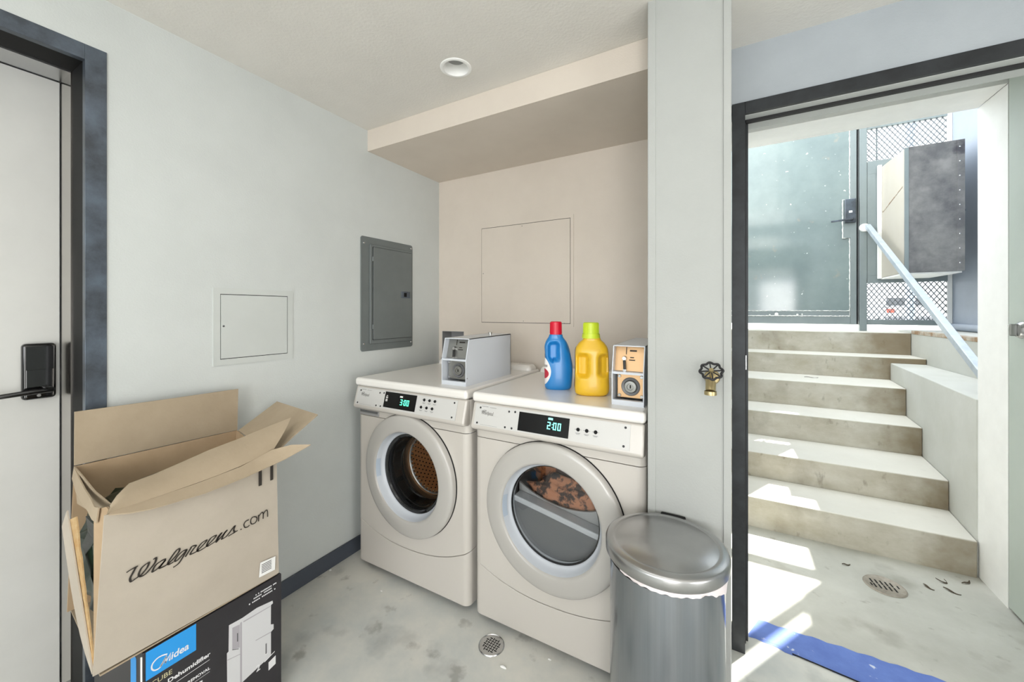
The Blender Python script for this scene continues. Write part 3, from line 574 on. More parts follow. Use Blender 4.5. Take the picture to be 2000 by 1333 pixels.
# ------------------------------------------------------------------ detergent bottles
def bottle(name, label, loc, yaw, prof, ma, grips, cap, lab):
    """prof: list of (z, xl, xr, depth); loft of rounded cross sections with pressed-in hand grips"""
    t = root(name, label, 'bottle', loc); Mx = Matrix.Translation(loc) @ Matrix.Rotation(yaw, 4, 'Z')
    def ev(z):
        for i in range(len(prof)-1):
            a, b = prof[i], prof[i+1]
            if a[0] <= z <= b[0]:
                u = (z-a[0])/(b[0]-a[0]); p0 = prof[max(i-1, 0)]; p3 = prof[min(i+2, len(prof)-1)]; out = []
                for k in (1, 2, 3):
                    m1 = (b[k]-p0[k])/max(1e-6, b[0]-p0[0]); m2 = (p3[k]-a[k])/max(1e-6, p3[0]-a[0]); h = b[0]-a[0]
                    out.append((2*u**3-3*u*u+1)*a[k]+(u**3-2*u*u+u)*h*m1+(-2*u**3+3*u*u)*b[k]+(u**3-u*u)*h*m2)
                return out
        return list(prof[-1][1:])
    N, K = 112, 110; zt = prof[-1][0]
    def pt(a, z, off=0):
        xl, xr, d = ev(z); cx = (xl+xr)/2; w_ = (xr-xl)/2+off; dd = d/2+off; ex_ = .72
        ca, sa = math.cos(a), math.sin(a); x = cx+w_*math.copysign(abs(ca)**ex_, ca); y = dd*math.copysign(abs(sa)**ex_, sa)
        if y < 0:
            for (gx0, gx1, gz0, gz1, dep) in grips:
                f = lambda v, lo, hi, s: max(0, min(1, (v-lo)/s))*max(0, min(1, (hi-v)/s))
                u = f(x, gx0, gx1, .02)*f(z, gz0(x) if callable(gz0) else gz0, gz1(x) if callable(gz1) else gz1, .022); u = u*u*(3-2*u); y += dep*u
        return Mx @ Vector((x, y, z))
    m = MB(); vs = []
    for j in range(K+1):
        z = zt*j/K
        for i in range(N): vs.append(pt(2*PI*i/N, z))
    fs = [(j*N+i, j*N+(i+1) % N, (j+1)*N+(i+1) % N, (j+1)*N+i) for j in range(K) for i in range(N)]+[tuple(range(N))[::-1], tuple(range(K*N, K*N+N))]
    m.add(vs, fs); b = m.build('bottle_body', ma, t, ang=60)
    cx, r0, r1, cz0, cz1, cm, collar = cap
    m = MB(); cc = Mx @ Vector((cx, 0, 0)); m.lathe([(0, cz1), (r1-.003, cz1), (r1, cz1-.003), (r0, cz0), (0, cz0)], cc, 'z', 40); cp = m.build('cap', cm, t)
    m = MB()
    for k in range(30):
        a = 2*PI*k/30; m.bar((cc.x+math.cos(a)*r0, cc.y+math.sin(a)*r0, cc.z+cz0+.004), (cc.x+math.cos(a)*r1, cc.y+math.sin(a)*r1, cc.z+cz1-.005), .0018, .0018, up=(math.cos(a), math.sin(a), .01))
    m.build('cap_ribs', cm, cp, kind='stuff')
    if collar: m = MB(); m.lathe([(0, collar[2]), (collar[0]*.95, collar[2]), (collar[0], collar[1]+.004), (collar[0], collar[1]), (0, collar[1])], cc, 'z', 40); m.build('collar', collar[3], t)
    lab(t, pt, ev)
    return t
def patch(pt, a0, a1, z0, z1, off, edge=None, n=26):
    """piece of printed label hugging the bottle: a range may depend on z through edge(z) -> (a0, a1)"""
    m = MB(); vs = []
    for j in range(n+1):
        z = z0+(z1-z0)*j/n; e0, e1 = edge(z) if edge else (a0, a1)
        for i in range(n+1): vs.append(pt(e0+(e1-e0)*i/n, z, off))
    m.add(vs, [(j*(n+1)+i, j*(n+1)+i+1, (j+1)*(n+1)+i+1, (j+1)*(n+1)+i) for j in range(n) for i in range(n)]); return m
def lab_blue(t, pt, ev):
    ed = lambda z: (PI-1.0, PI+.15+1.0*math.sqrt(max(0, 1-((z-.078)/.058)**2)))
    m = patch(pt, 0, 0, .021, .135, .0007, ed); lb = m.build('front_label', 'label_white', t, fix=False)
    ed2 = lambda z: (PI+.2, PI+.2+.75*math.sqrt(max(0, 1-((z-.068)/.022)**2)))
    m = patch(pt, 0, 0, .047, .089, .0013, ed2); m.build('label_print', 'label_red', lb, fix=False)
    m = MB()
    for k in range(4): m.v += patch(pt, PI+.3+.14*k, PI+.38+.14*k, .096, .106, .0013, n=4).v; m.f += [tuple(i+k*25 for i in f) for f in patch(pt, 0, 1, 0, .01, 0, n=4).f]; m.mi += [0]*16
    m.build('label_lettering', 'print_grey', lb, fix=False)
    m = patch(pt, PI-.8, PI+.22, .136, .150, .0009); m.build('label_band', 'label_navy', t, fix=False)
def lab_yellow(t, pt, ev):
    m = patch(pt, PI-1.0, PI+.26, .03, .19, .0007); lb = m.build('front_label', 'label_navy', t, fix=False)
    m = patch(pt, PI-.9, PI+.20, .034, .062, .0013); m.build('label_print', 'label_red', lb, fix=False)
    m = patch(pt, PI-.9, PI+.22, .072, .090, .0013); m.build('label_band', 'label_white', lb, fix=False)
yb = math.atan2(.645, 1.565)
bz = [(0, -.050, .046, .068), (.006, -.056, .054, .076), (.02, -.0575, .058, .080), (.07, -.058, .062, .082), (.105, -.0585, .061, .080), (.14, -.0565, .055, .076), (.165, -.058, .050, .072), (.185, -.0588, .044, .068), (.2025, -.054, .036, .060), (.215, -.0475, .027, .052), (.2245, -.041, .0205, .050), (.232, -.039, .019, .050), (.2345, -.037, .017, .048)]
k_ = .0585/.0585
bottle('detergent_bottle', 'blue detergent bottle with red cap and white side label, on the dryer lid', (-.652, 1.563, .957), yb, bz, 'bottle_blue',
    [(-.05, .010, lambda x: .108-(x+.02)*.55 if x < -.02 else .118-(x+.02)*.2, lambda x: .212+(x)*.1, .022), (.030, .07, .150, .205, .008)], (-.010, .0255, .0245, .2345, .290, 'cap_red', None), lab_blue)
yy = math.atan2(.488, 1.518)
byz = [(0, -.052, .052, .074), (.006, -.064, .062, .088), (.02, -.068, .068, .094), (.06, -.068, .068, .095), (.12, -.066, .0665, .092), (.17, -.0665, .0655, .088), (.187, -.064, .0625, .082), (.200, -.0565, .0555, .072), (.2115, -.047, .046, .062), (.219, -.037, .037, .058), (.226, -.034, .034, .058), (.228, -.033, .033, .056)]
bottle('detergent_bottle', 'yellow detergent jug with lime green cap and two pressed grips, on the dryer lid', (-.488, 1.518, .957), yy, byz, 'bottle_yellow',
    [(-.066, -.004, .066, .172, .026), (.020, .075, .070, .172, .026)], (-.003, .031, .0305, .243, .2895, 'cap_lime', (.036, .2265, .245, 'cap_lime')), lab_yellow)
# ------------------------------------------------------------------ cardboard box on the dehumidifier carton
def sheet(pts, th, push, sub=None):
    """thin board from an outline polygon in 3D; thickness along push"""
    m = MB(); n = len(pts); p = Vector(push).normalized()*th
    m.add([Vector(q) for q in pts]+[Vector(q)+p for q in pts], [tuple(range(n)), tuple(range(n, 2*n))[::-1]]+[(i, (i+1) % n, n+(i+1) % n, n+i) for i in range(n)]); return m
def strip(top, bot, th, push, nz=1, bow=None):
    """board between two polylines of equal length, with optional bow; solid"""
    m = MB(); k = len(top); p = Vector(push).normalized()*th; vs = []
    for off in (Vector((0, 0, 0)), p):
        for j in range(nz+1):
            t = j/nz
            for i in range(k):
                q = Vector(bot[i]).lerp(Vector(top[i]), t)+off
                if bow: q += Vector(push)*bow(i/(k-1), t)
                vs.append(q)
    A = (nz+1)*k; fs = []
    for j in range(nz):
        for i in range(k-1):
            a = j*k+i; fs.append((a, a+1, a+k+1, a+k)); fs.append((A+a, A+a+k, A+a+k+1, A+a+1))
    for i in range(k-1): fs.append((i, A+i, A+i+1, i+1)); a = nz*k+i; fs.append((a, a+1, A+a+1, A+a))
    for j in range(nz): a = j*k; fs.append((a, a+k, A+a+k, A+a)); a = j*k+k-1; fs.append((a, A+a, A+a+k, a+k))
    m.add(vs, fs); return m
def lerp3(a, b, n): return [tuple(Vector(a).lerp(Vector(b), i/n)) for i in range(n+1)]
def jag(pts, amp, seed, ax=2):
    rs = random.Random(seed); out = []
    for p in pts: p = list(p); p[ax] += rs.uniform(-amp, amp); out.append(tuple(p))
    return out
XF = -1.33
cbx = root('cardboard_box', 'big open brown cardboard box with torn side, black lettering, on top of a black carton', 'box', (-1.5, .55, .402))
zb = .4035
strip(lerp3((XF-.004, .337, .792), (XF-.004, .749, .785), 24), lerp3((XF-.004, .3175, zb+.012), (XF-.004, .756, zb+.004), 24), .004, (1, 0, 0), 12, lambda u, t: .004*math.sin(u*3.1)*math.sin(t*3.0)).build('front_wall', 'card_out', cbx)
strip(lerp3((-1.70, .366, .830), (-1.70, .803, .822), 16), lerp3((-1.70, .352, zb+.004), (-1.70, .80, zb), 16), .004, (1, 0, 0), 6).build('back_wall', 'card_in', cbx)
strip(lerp3((-1.696, .802, .822), (XF-.004, .751, .786), 10), lerp3((-1.696, .798, zb), (XF-.004, .754, zb), 10), .004, (0, -1, 0), 6).build('right_wall', 'card_in', cbx)
sheet([(-1.70, .36, zb), (XF-.004, .33, zb), (XF-.004, .754, zb), (-1.70, .798, zb)], .004, (0, 0, 1)).build('bottom_wall', 'card', cbx)
# crushed left wall: an inner folded leaf and two torn outer plies
strip([(-1.44, .345, .779), (-1.425, .340, .780), (-1.40, .346, .787), (-1.37, .346, .789), (XF-.008, .342, .788)], [(-1.362, .326, zb+.06), (-1.358, .325, zb+.05), (-1.352, .324, zb+.04), (-1.345, .323, zb+.03), (XF-.008, .321, zb+.02)], .004, (0, 1, 0), 8, lambda u, t: .012*math.sin(u*PI)*t).build('left_wall', 'card_in', cbx)
strip(jag([(-1.70, .366, .830), (-1.63, .360, .812), (-1.56, .356, .796), (-1.50, .353, .788), (-1.44, .346, .782), (-1.41, .346, .788)], .0015, 1), [(-1.70, .362, .795), (-1.63, .354, .775), (-1.56, .350, .762), (-1.50, .347, .757), (-1.44, .341, .752), (-1.41, .342, .75)], .003, (0, 1, 0), 3).build('left_wall_rim', 'card', cbx)
strip([(-1.70, .366, .83), (-1.63, .364, .822), (-1.52, .366, .796), (-1.43, .372, .782), (-1.385, .378, .778), (-1.36, .385, .78)], [(-1.69, .37, .72), (-1.62, .38, .71), (-1.52, .39, .70), (-1.43, .40, .69), (-1.385, .40, .69), (-1.36, .40, .69)], .003, (0, 1, 0), 4).build('inner_flap', 'card', cbx)
tp = []; bt = []; rs = random.Random(5)
for i in range(15):
    u = i/14; tp.append((-1.535+.198*u+rs.uniform(-.004, .004), .334-.012*u, .735-.31*u+rs.uniform(-.006, .006))); bt.append((-1.572+.234*u, .328-.010*u, .722-.300*u-.022*math.sin(PI*u)))
strip(tp, bt, .003, (0, 1, 0), 3).build('torn_ply', 'card_edge', cbx)
tp = [(-1.578+.241*i/14, .3265-.009*i/14, .747-.325*i/14) for i in range(15)]; bt = [(-1.60+.263*i/14, .322-.005*i/14, .70-.282*i/14-.052*math.sin(PI*i/14)) for i in range(15)]
strip(tp, bt, .003, (0, 1, 0), 3).build('torn_ply', 'card_out', cbx)
bmx = bmesh.new(); bmesh.ops.create_icosphere(bmx, subdivisions=4, radius=1); vs = []
for v in bmx.verts:
    d = v.co.normalized(); k = 1+.05*math.sin(9*d.x+3*d.z)+.04*math.sin(15*d.z+7*d.y)+.03*math.sin(23*d.x-11*d.y); vs.append((-1.535+.165*k*math.copysign(abs(d.x)**.6, d.x), .556+.198*k*math.copysign(abs(d.y)**.6, d.y), .588+.172*k*math.copysign(abs(d.z)**.6, d.z)))
m = MB(); m.add(vs, [tuple(v.index for v in f.verts) for f in bmx.faces]); bmx.free(); tag(m.build('plastic_bag', 'bag_green'), 'dark green bag stuffed in the cardboard box, showing through its torn side', 'bag')
# flaps
strip(lerp3((-1.703, .367, .992), (-1.703, .807, .984), 20), lerp3((-1.70, .366, .833), (-1.70, .803, .824), 20), .004, (1, 0, 0), 5, lambda u, t: .006*math.sin(u*2.6+.3)*t).build('back_flap', 'card', cbx)
sheet([(-1.69, .803, .822), (-1.355, .756, .806), (-1.36, .826, .848), (-1.362, .919, .901), (-1.70, .958, .904)], .004, (0, .3, -1)).build('right_flap', 'card', cbx)
top = [(-1.352, .352, .806), (-1.36, .366, .820), (-1.375, .382, .829), (-1.39, .398, .833), (-1.40, .45, .837), (-1.415, .513, .843), (-1.42, .59, .855), (-1.42, .669, .868), (-1.41, .76, .886), (-1.40, .838, .902)]
bot = [(-1.335, .342, .792), (-1.336, .36, .793), (-1.336, .38, .793), (-1.336, .42, .794), (-1.336, .47, .795), (-1.336, .53, .797), (-1.336, .58, .80), (-1.336, .64, .806), (-1.338, .70, .816), (-1.342, .745, .826)]
strip(jag(top, .0015, 8), bot, .004, (.8, 0, .5), 8, lambda u, t: .012*math.sin(t*PI)).build('front_inner_flap', 'card', cbx)
o = [(XF, .344, .789), (-1.312, .38, .7825), (-1.302, .419, .7785), (-1.297, .533, .774), (-1.294, .64, .782), (-1.285, .749, .800), (-1.25, .818, .8335)]
i_ = [(XF-.004, .346, .793), (XF-.003, .38, .7925), (XF-.003, .42, .793), (XF-.003, .53, .795), (XF-.003, .64, .803), (XF-.004, .735, .826), (-1.29, .775, .8385)]
strip(i_, o, .003, (.2, 0, 1), 3).build('front_flap', 'card', cbx)
P = PX(XF+.0045)
WALG = [[(0.375, 0.633), (0.386, 0.636), (0.397, 0.637)], [(0.393, 0.636), (0.387, 0.625), (0.382, 0.614), (0.384, 0.605), (0.391, 0.607), (0.398, 0.61), (0.399, 0.618), (0.405, 0.629), (0.418, 0.634), (0.415, 0.623), (0.406, 0.613), (0.401, 0.608), (0.41, 0.607), (0.421, 0.616), (0.431, 0.627), (0.433, 0.638), (0.427, 0.637)], [(0.454, 0.624), (0.444, 0.624), (0.432, 0.619), (0.426, 0.609), (0.427, 0.605), (0.436, 0.608), (0.447, 0.616), (0.453, 0.622)], [(0.453, 0.622), (0.445, 0.614), (0.44, 0.607), (0.448, 0.606), (0.458, 0.608), (0.47, 0.616), (0.481, 0.627), (0.483, 0.635), (0.477, 0.635), (0.465, 0.622), (0.458, 0.611), (0.461, 0.605), (0.47, 0.607)], [(0.501, 0.624), (0.491, 0.625), (0.479, 0.618), (0.473, 0.609), (0.477, 0.606), (0.487, 0.613), (0.498, 0.622)], [(0.5, 0.624), (0.491, 0.609), (0.482, 0.597), (0.474, 0.593), (0.469, 0.592)], [(0.496, 0.606), (0.507, 0.621), (0.512, 0.627), (0.521, 0.624), (0.515, 0.618), (0.508, 0.609), (0.511, 0.606), (0.525, 0.607)], [(0.523, 0.608), (0.535, 0.615), (0.546, 0.624), (0.545, 0.627), (0.534, 0.624), (0.525, 0.614), (0.526, 0.606), (0.536, 0.606), (0.546, 0.609), (0.559, 0.617), (0.57, 0.626), (0.568, 0.629), (0.557, 0.627), (0.548, 0.615), (0.549, 0.608), (0.558, 0.609), (0.57, 0.613), (0.576, 0.622), (0.585, 0.629), (0.577, 0.619), (0.57, 0.607)], [(0.572, 0.609), (0.586, 0.619), (0.6, 0.63), (0.593, 0.625), (0.586, 0.613), (0.586, 0.61), (0.594, 0.611), (0.602, 0.616), (0.62, 0.633), (0.617, 0.622), (0.619, 0.615), (0.613, 0.612), (0.602, 0.61)], [(0.614, 0.612), (0.621, 0.613), (0.628, 0.615)]]
COM = [[(0.6355, 0.6135), (0.6395, 0.6135)], [(0.66, 0.633), (0.651, 0.632), (0.646, 0.625), (0.648, 0.615), (0.655, 0.612), (0.662, 0.615)], [(0.674, 0.636), (0.683, 0.63), (0.683, 0.62), (0.677, 0.614), (0.668, 0.616), (0.665, 0.626), (0.668, 0.634), (0.674, 0.636)], [(0.689, 0.614), (0.689, 0.635)], [(0.689, 0.63), (0.698, 0.638), (0.703, 0.634), (0.703, 0.616)], [(0.703, 0.631), (0.711, 0.639), (0.716, 0.636), (0.717, 0.616)]]
m = MB()
for l in WALG: ribbon(m, l, lambda a: .0013+.0013*abs(math.sin(a-.25)), P, .0006)
for l in COM: ribbon(m, l, lambda a: .0016, P, .0006)
fw = m.build('script_lettering', 'print_dark', cbx, smooth=False, fix=False)
m = MB()
for y0, y1, z0, z1 in ((.689, .699, .727, .782), (.7255, .735, .7315, .782)): m.add([P(y0, z0, .0006), P(y1, z0, .0006), P(y1, z1, .0006), P(y0, z1, .0006)], [(0, 1, 2, 3)])
m.build('black_bars', 'print_dark', cbx, smooth=False, fix=False)
m = MB(); m.add([P(*q, .0006) for q in ((.690, .432), (.7405, .429), (.742, .473), (.694, .478))], [(0, 1, 2, 3)]); bl = m.build('barcode_label', 'paper_white', cbx, smooth=False, fix=False)
m = MB()
for k in range(6): a = .441+.0052*k; m.add([P(.698, a, .001), P(.729, a-.0006, .001), P(.729, a+.0018, .001), P(.698, a+.0024, .001)], [(0, 1, 2, 3)])
m.build('barcode_lines', 'print_grey', bl, smooth=False, fix=False, kind='stuff')

dbx = root('dehumidifier_carton', 'black printed dehumidifier carton with blue logo panel, under the cardboard box', 'box', (-1.52, .59, 0))
MB().box(-1.70, XF, .408, .7655, 0, .4005).build('carton', 'box_black', dbx, bevel=.003)
P = PX(XF)
def dashes(m, a, b, z, h, n):     # print too small to read
    r_ = random.Random(int(z*1e4)); w = (b-a)/n
    for k in range(n):
        if r_.random() < .86: quad(m, [(a+w*k, z), (a+w*(k+.80), z), (a+w*(k+.80), z+h*r_.uniform(.75, 1)), (a+w*k, z+h)], .001)
def quad(m, q, o=.0006): m.add([P(*p, o) for p in q], [(0, 1, 2, 3)])
m = MB(); quad(m, [(.4135, .325), (.523, .324), (.523, .3995), (.4135, .3995)]); m.build('blue_panel', 'box_blue', dbx, smooth=False, fix=False)
m = MB(); ribbon(m, [(0.458, 0.3625), (0.447, 0.367), (0.436, 0.367), (0.427, 0.360), (0.4255, 0.349), (0.431, 0.340), (0.441, 0.338), (0.449, 0.346), (0.4565, 0.3575)], lambda a: .0016, P, .001)
ribbon(m, [(0.443, 0.340), (0.4565, 0.3595), (0.4535, 0.341)], lambda a: .0018, P, .001, sub=1); ribbon(m, [(.4535, .342), (0.4655, 0.3595), (0.4625, 0.341)], lambda a: .0018, P, .001, sub=1)
text_into(m, 'idea', .466, .3405, .040, .0195, P, .001, shear=.15, bold=.02); m.build('logo_lettering', 'white_print', dbx, smooth=False, fix=False)
m = MB(); text_into(m, 'CUBE', .4245, .302, .044, .0125, P, .001); m.build('gold_lettering', 'gold_print', dbx, smooth=False, fix=False)
m = MB(); text_into(m, 'Dehumidifier', .459, .2815, .099, .0125, P, .001, bold=.03); text_into(m, 'REMOVAL', .503, .2425, .054, .0085, P, .001, bold=.03); dashes(m, .462, .498, .2430, .0075, 3); dashes(m, .47, .54, .2200, .0072, 7)
quad(m, [(.459, .2695), (.556, .2705), (.556, .2718), (.459, .2708)], .001); quad(m, [(.462, .2345), (.556, .2355), (.556, .2365), (.462, .2355)], .001)
for k, (a, b, c) in enumerate(((.682, .748, .3775), (.676, .736, .3695), (.662, .745, .3600))): dashes(m, a, b, c, .0042, 17)
text_into(m, '2', .684, .13, .012, .02, P, .001, bold=.02); dashes(m, .711, .723, .1632, .0045, 3); quad(m, [(.709, .142), (.742, .152), (.742, .155), (.709, .145)], .001); quad(m, [(.722, .105), (.745, .11), (.745, .138), (.722, .132)], .001)
m.build('white_lettering', 'white_print', dbx, smooth=False, fix=False, kind='stuff')
m = MB(); m.add([P(*q, .0008) for q in ((.606, .336), (.643, .333), (.686, .336), (.735, .3275), (.7365, .318), (.730, .316), (.7295, .252), (.7385, .247), (.7385, .231), (.730, .227), (.730, .149), (.643, .132), (.602, .08), (.6005, .255), (.605, .257))], [tuple(range(15))]); ap = m.build('appliance_picture', 'app_white', dbx, smooth=False, fix=False)
m = MB(); quad(m, [(.615, .256), (.636, .246), (.636, .318), (.615, .322)], .0011); quad(m, [(.637, .08), (.642, .08), (.642, .322), (.637, .322)], .0011); quad(m, [(.646, .317), (.728, .3125), (.728, .315), (.646, .321)], .0011); quad(m, [(.682, .2325), (.729, .2255), (.729, .2285), (.682, .2350)], .0011); quad(m, [(.602, .232), (.638, .2235), (.638, .2255), (.602, .2345)], .0011); m.build('picture_shading', 'app_shade', ap, smooth=False, fix=False)
m = MB(); quad(m, [(.7125, .166), (.716, .167), (.716, .201), (.7125, .200)], .0012); quad(m, [(.628, .27), (.631, .269), (.631, .295), (.628, .296)], .0012); quad(m, [(.615, .2535), (.633, .2435), (.633, .2455), (.615, .2560)], .0012); m.build('picture_slots', 'print_grey', ap, smooth=False, fix=False, kind='stuff')
m = MB()
for x0, x1, ma in ((-1.345, -1.332, 0),): m.add([(x0, .4075, .08), (x1, .4075, .08), (x1, .4075, .392), (x0, .4075, .385)], [(0, 1, 2, 3)])
m.build('end_label', 'paper_white', dbx, smooth=False, fix=False)
m = MB(); m.add([(-1.41, .4075, .2), (-1.372, .4075, .2), (-1.372, .4075, .37), (-1.41, .4075, .385)], [(0, 1, 2, 3)]); m.build('blue_print', 'box_blue', dbx, smooth=False, fix=False)

# ------------------------------------------------------------------ trash can
TC = (-.160, 1.150, 0); tcan = root('trash_can', 'round brushed stainless trash can with a bag edge under its lid, before the dryer', 'trash can', TC)
m = MB(); m.lathe([(0, .004), (.146, .004), (.148, .012), (.148, .602), (.14, .606), (.138, .58), (.138, .03), (0, .03)], TC, 'z', 96); m.build('body', 'steel_brush', tcan, ang=50)
m = MB(); m.lathe([(0, 0), (.1505, 0), (.1505, .018), (.147, .022), (0, .022)], TC, 'z', 64); m.build('base_ring', 'black_matte', tcan)
m = MB(); m.lathe([(.140, .616), (.1575, .617), (.1602, .621), (.1605, .644), (.1585, .6492), (.1545, .6515), (.143, .6545), (.1385, .655), (.1355, .6528), (.1325, .6528), (.1295, .655), (.06, .6585), (0, .6595)], TC, 'z', 96); m.build('lid', 'steel_lid', tcan, ang=60)
m = MB(); m.lathe([(.1465, .604), (.151, .604), (.151, .617), (.1465, .617)], TC, 'z', 72, closed=True); m.build('rim_band', 'black_matte', tcan)
m = MB(); vs = []; N = 120; A0, A1 = R(232), R(392)
for k in range(N+1):
    a = A0+(A1-A0)*k/N; u = k/N; e = math.sin(PI*u)**.5; w_ = .006+.006*e+.0015*math.sin(a*19)+.001*math.sin(a*41)
    if abs(u-.72) < .17: w_ += .020*math.cos((u-.72)/.17*PI/2)
    for r_, z_ in ((.1455, .6165), (.1525, .6168), (.1542+.001*math.sin(a*13), .6168-w_*.35), (.1530+.0012*math.sin(a*17), .6165-w_), (.1512, .6160-w_)): vs.append((TC[0]+r_*math.cos(a), TC[1]+r_*math.sin(a), z_))
m.add(vs, [(k*5+j, (k+1)*5+j, (k+1)*5+j+1, k*5+j+1) for k in range(N) for j in range(4)]); m.build('bag_edge', 'bag_pink', tcan, fix=False)
m = MB(); m.box(-.195, -.122, 1.285, 1.3165, .545, .653); m.build('hinge_cover', 'black_matte', tcan, bevel=.004)
m = MB(); m.box(-.20, -.12, .965, 1.01, .008, .022); m.build('pedal', 'black_matte', tcan, bevel=.005)

# ------------------------------------------------------------------ wall fittings
ep = root('electrical_panel', 'grey metal breaker panel cover on the white wall above the washer', 'electrical panel', (XL, 1.635, 1.07))
def rr(y0, y1, z0, z1, r, n=5):
    p = []
    for cy, cz, a0 in ((y1-r, z1-r, 0), (y0+r, z1-r, PI/2), (y0+r, z0+r, PI), (y1-r, z0+r, 3*PI/2)):
        for k in range(n+1): a = a0+PI/2*k/n; p.append((cy+r*math.cos(a), cz+r*math.sin(a)))
    return p
m = MB(); m.prism(rr(1.438, 1.832, 1.071, 1.706, .014), 'x', XL, XL+.006); m.build('cover', 'panel_grey', ep, bevel=.002)
m = MB(); m.prism(rr(1.495, 1.822, 1.108, 1.668, .006), 'x', XL+.006, XL+.013); m.build('raised_pan', 'panel_grey', ep, bevel=.004)
m = MB(); m.prism(rr(1.513, 1.812, 1.132, 1.652, .004), 'x', XL+.0145, XL+.019); dr = m.build('door', 'panel_grey', ep, bevel=.0015)
m = MB(); m.prism(rr(1.511, 1.814, 1.130, 1.654, .004), 'x', XL+.013, XL+.0147); m.build('door_gap', 'black_matte', ep)
m = MB(); m.box(XL+.019, XL+.0225, 1.722, 1.794, 1.372, 1.412); m.build('latch_plate', 'steel_dark', dr, bevel=.001)
m = MB(); m.box(XL+.0222, XL+.024, 1.742, 1.764, 1.380, 1.404); m.build('latch_slide', 'black_matte', dr, bevel=.0005)
for z in (1.205, 1.585):
    m = MB(); m.cyl((XL+.017, 1.5115, z-.012), (XL+.017, 1.5115, z+.012), .0045, n=12); m.build('hinge', 'panel_grey', ep)
for y, z in ((1.458, 1.668), (1.818, 1.686), (1.458, 1.112), (1.818, 1.10)):
    m = MB(); m.cyl((XL+.006, y, z), (XL+.009, y, z), .006, .0045, 14); m.build('screw', 'steel_bright', ep)
def access(name, label, axis, a0, a1, b0, b1, i, pos, lock, paint):
    t = root(name, label, 'access panel', (XL, (a0+a1)/2, b0) if axis == 'x' else ((a0+a1)/2, YB, b0))
    S = lambda p, d0, d1: (MB().prism(p, 'x', XL+d0, XL+d1) if axis == 'x' else MB().prism(p, 'y', YB-d1, YB-d0))
    w_ = i
    for q in ((a0, a0+w_, b0, b1), (a1-w_, a1, b0, b1), (a0+w_, a1-w_, b0, b0+w_), (a0+w_, a1-w_, b1-w_, b1)):
        S([(q[0], q[2]), (q[1], q[2]), (q[1], q[3]), (q[0], q[3])], 0, .0035).build('frame_rail', paint, t)
    g = .0028; S([(a0+w_, b0+w_), (a1-w_, b0+w_), (a1-w_, b1-w_), (a0+w_, b1-w_)], .0, .0006).build('gap_shade', 'black_matte', t)  # dark sheet painting in the shade inside the door gap
    dr = S([(a0+w_+g*.8, b0+w_+g), (a1-w_-g, b0+w_+g), (a1-w_-g, b1-w_-g), (a0+w_+g*.8, b1-w_-g)], .0005, .0035).build('door', paint, t)
    for (u, v, r_) in lock:
        m = MB()
        if axis == 'x': m.cyl((XL+.0034, u, v), (XL+.0048, u, v), r_, r_*.8, 14)
        else: m.cyl((u, YB-.0034, v), (u, YB-.0048, v), r_, r_*.8, 14)
        m.build('cam_lock', 'print_grey', dr)
access('access_panel', 'small square white access panel on the white wall above the cardboard box', 'x', .747, 1.063, 1.076, 1.384, .024, 0, [(.783, 1.232, .0042)], 'panel_paint')
access('access_panel', 'large painted access panel on the cream wall above the machines', 'y', -1.424, -.779, 1.202, 1.844, .018, 0, [(-1.392, 1.535, .003), (-1.11, 1.812, .0026), (-1.10, 1.232, .0024), (-.835, 1.222, .003)], 'wall_nook')
# washer outlet box in its wall recess
ob = root('outlet_box', 'recessed plumbing outlet box in the wall corner behind the washer coin box', 'outlet box', (ox0, YB+.07, oz0))
m = MB(); m.box(ox0, ox0+.003, YB-.001, YB+.10, oz0, oz1); m.box(ox1-.003, ox1, YB-.001, YB+.10, oz0, oz1); m.box(ox0, ox1, YB-.001, YB+.10, oz0, oz0+.003); m.box(ox0, ox1, YB-.001, YB+.10, oz1-.003, oz1); m.box(ox0, ox1, YB+.097, YB+.10, oz0, oz1); m.build('box_shell', 'grey_mid', ob)
for x, c in ((-1.655, 'copper'), (-1.60, 'brass')):
    m = MB(); m.cyl((x, YB+.05, oz0+.003), (x, YB+.05, 1.115), .011, n=14); m.cyl((x, YB+.05, 1.07), (x, YB+.015, 1.07), .012, n=14); m.build('supply_valve', c, ob)
    m = MB(); m.cyl((x, YB+.015, 1.07), (x, YB+.003, 1.07), .017, .015, 16); m.build('valve_knob', 'cap_red' if c == 'copper' else 'bottle_blue', ob)
m = MB(); m.tube([(-1.595, YB-.004, 1.045), (-1.61, YB-.014, 1.055), (-1.635, YB-.03, 1.05), (-1.665, YB-.04, 1.02), (-1.695, YB-.04, .98), (-1.712, YB-.04, .94), (-1.715, YB-.03, .75)], .0085, n=10)
tag(m.build('power_cord', 'black_matte'), 'black cord drooping from the outlet box behind the washer', 'cord')
m = MB(); m.tube([(-1.573, YB-.019, 1.066), (-1.582, YB-.022, 1.055), (-1.592, YB-.023, 1.03), (-1.60, YB-.0225, 1.0), (-1.604, YB-.0225, .96), (-1.604, YB-.0225, .75)], .017, n=12)
tag(m.build('drain_hose', 'rubber'), 'thick black hose from the outlet box, right beside the thin cord', 'hose')
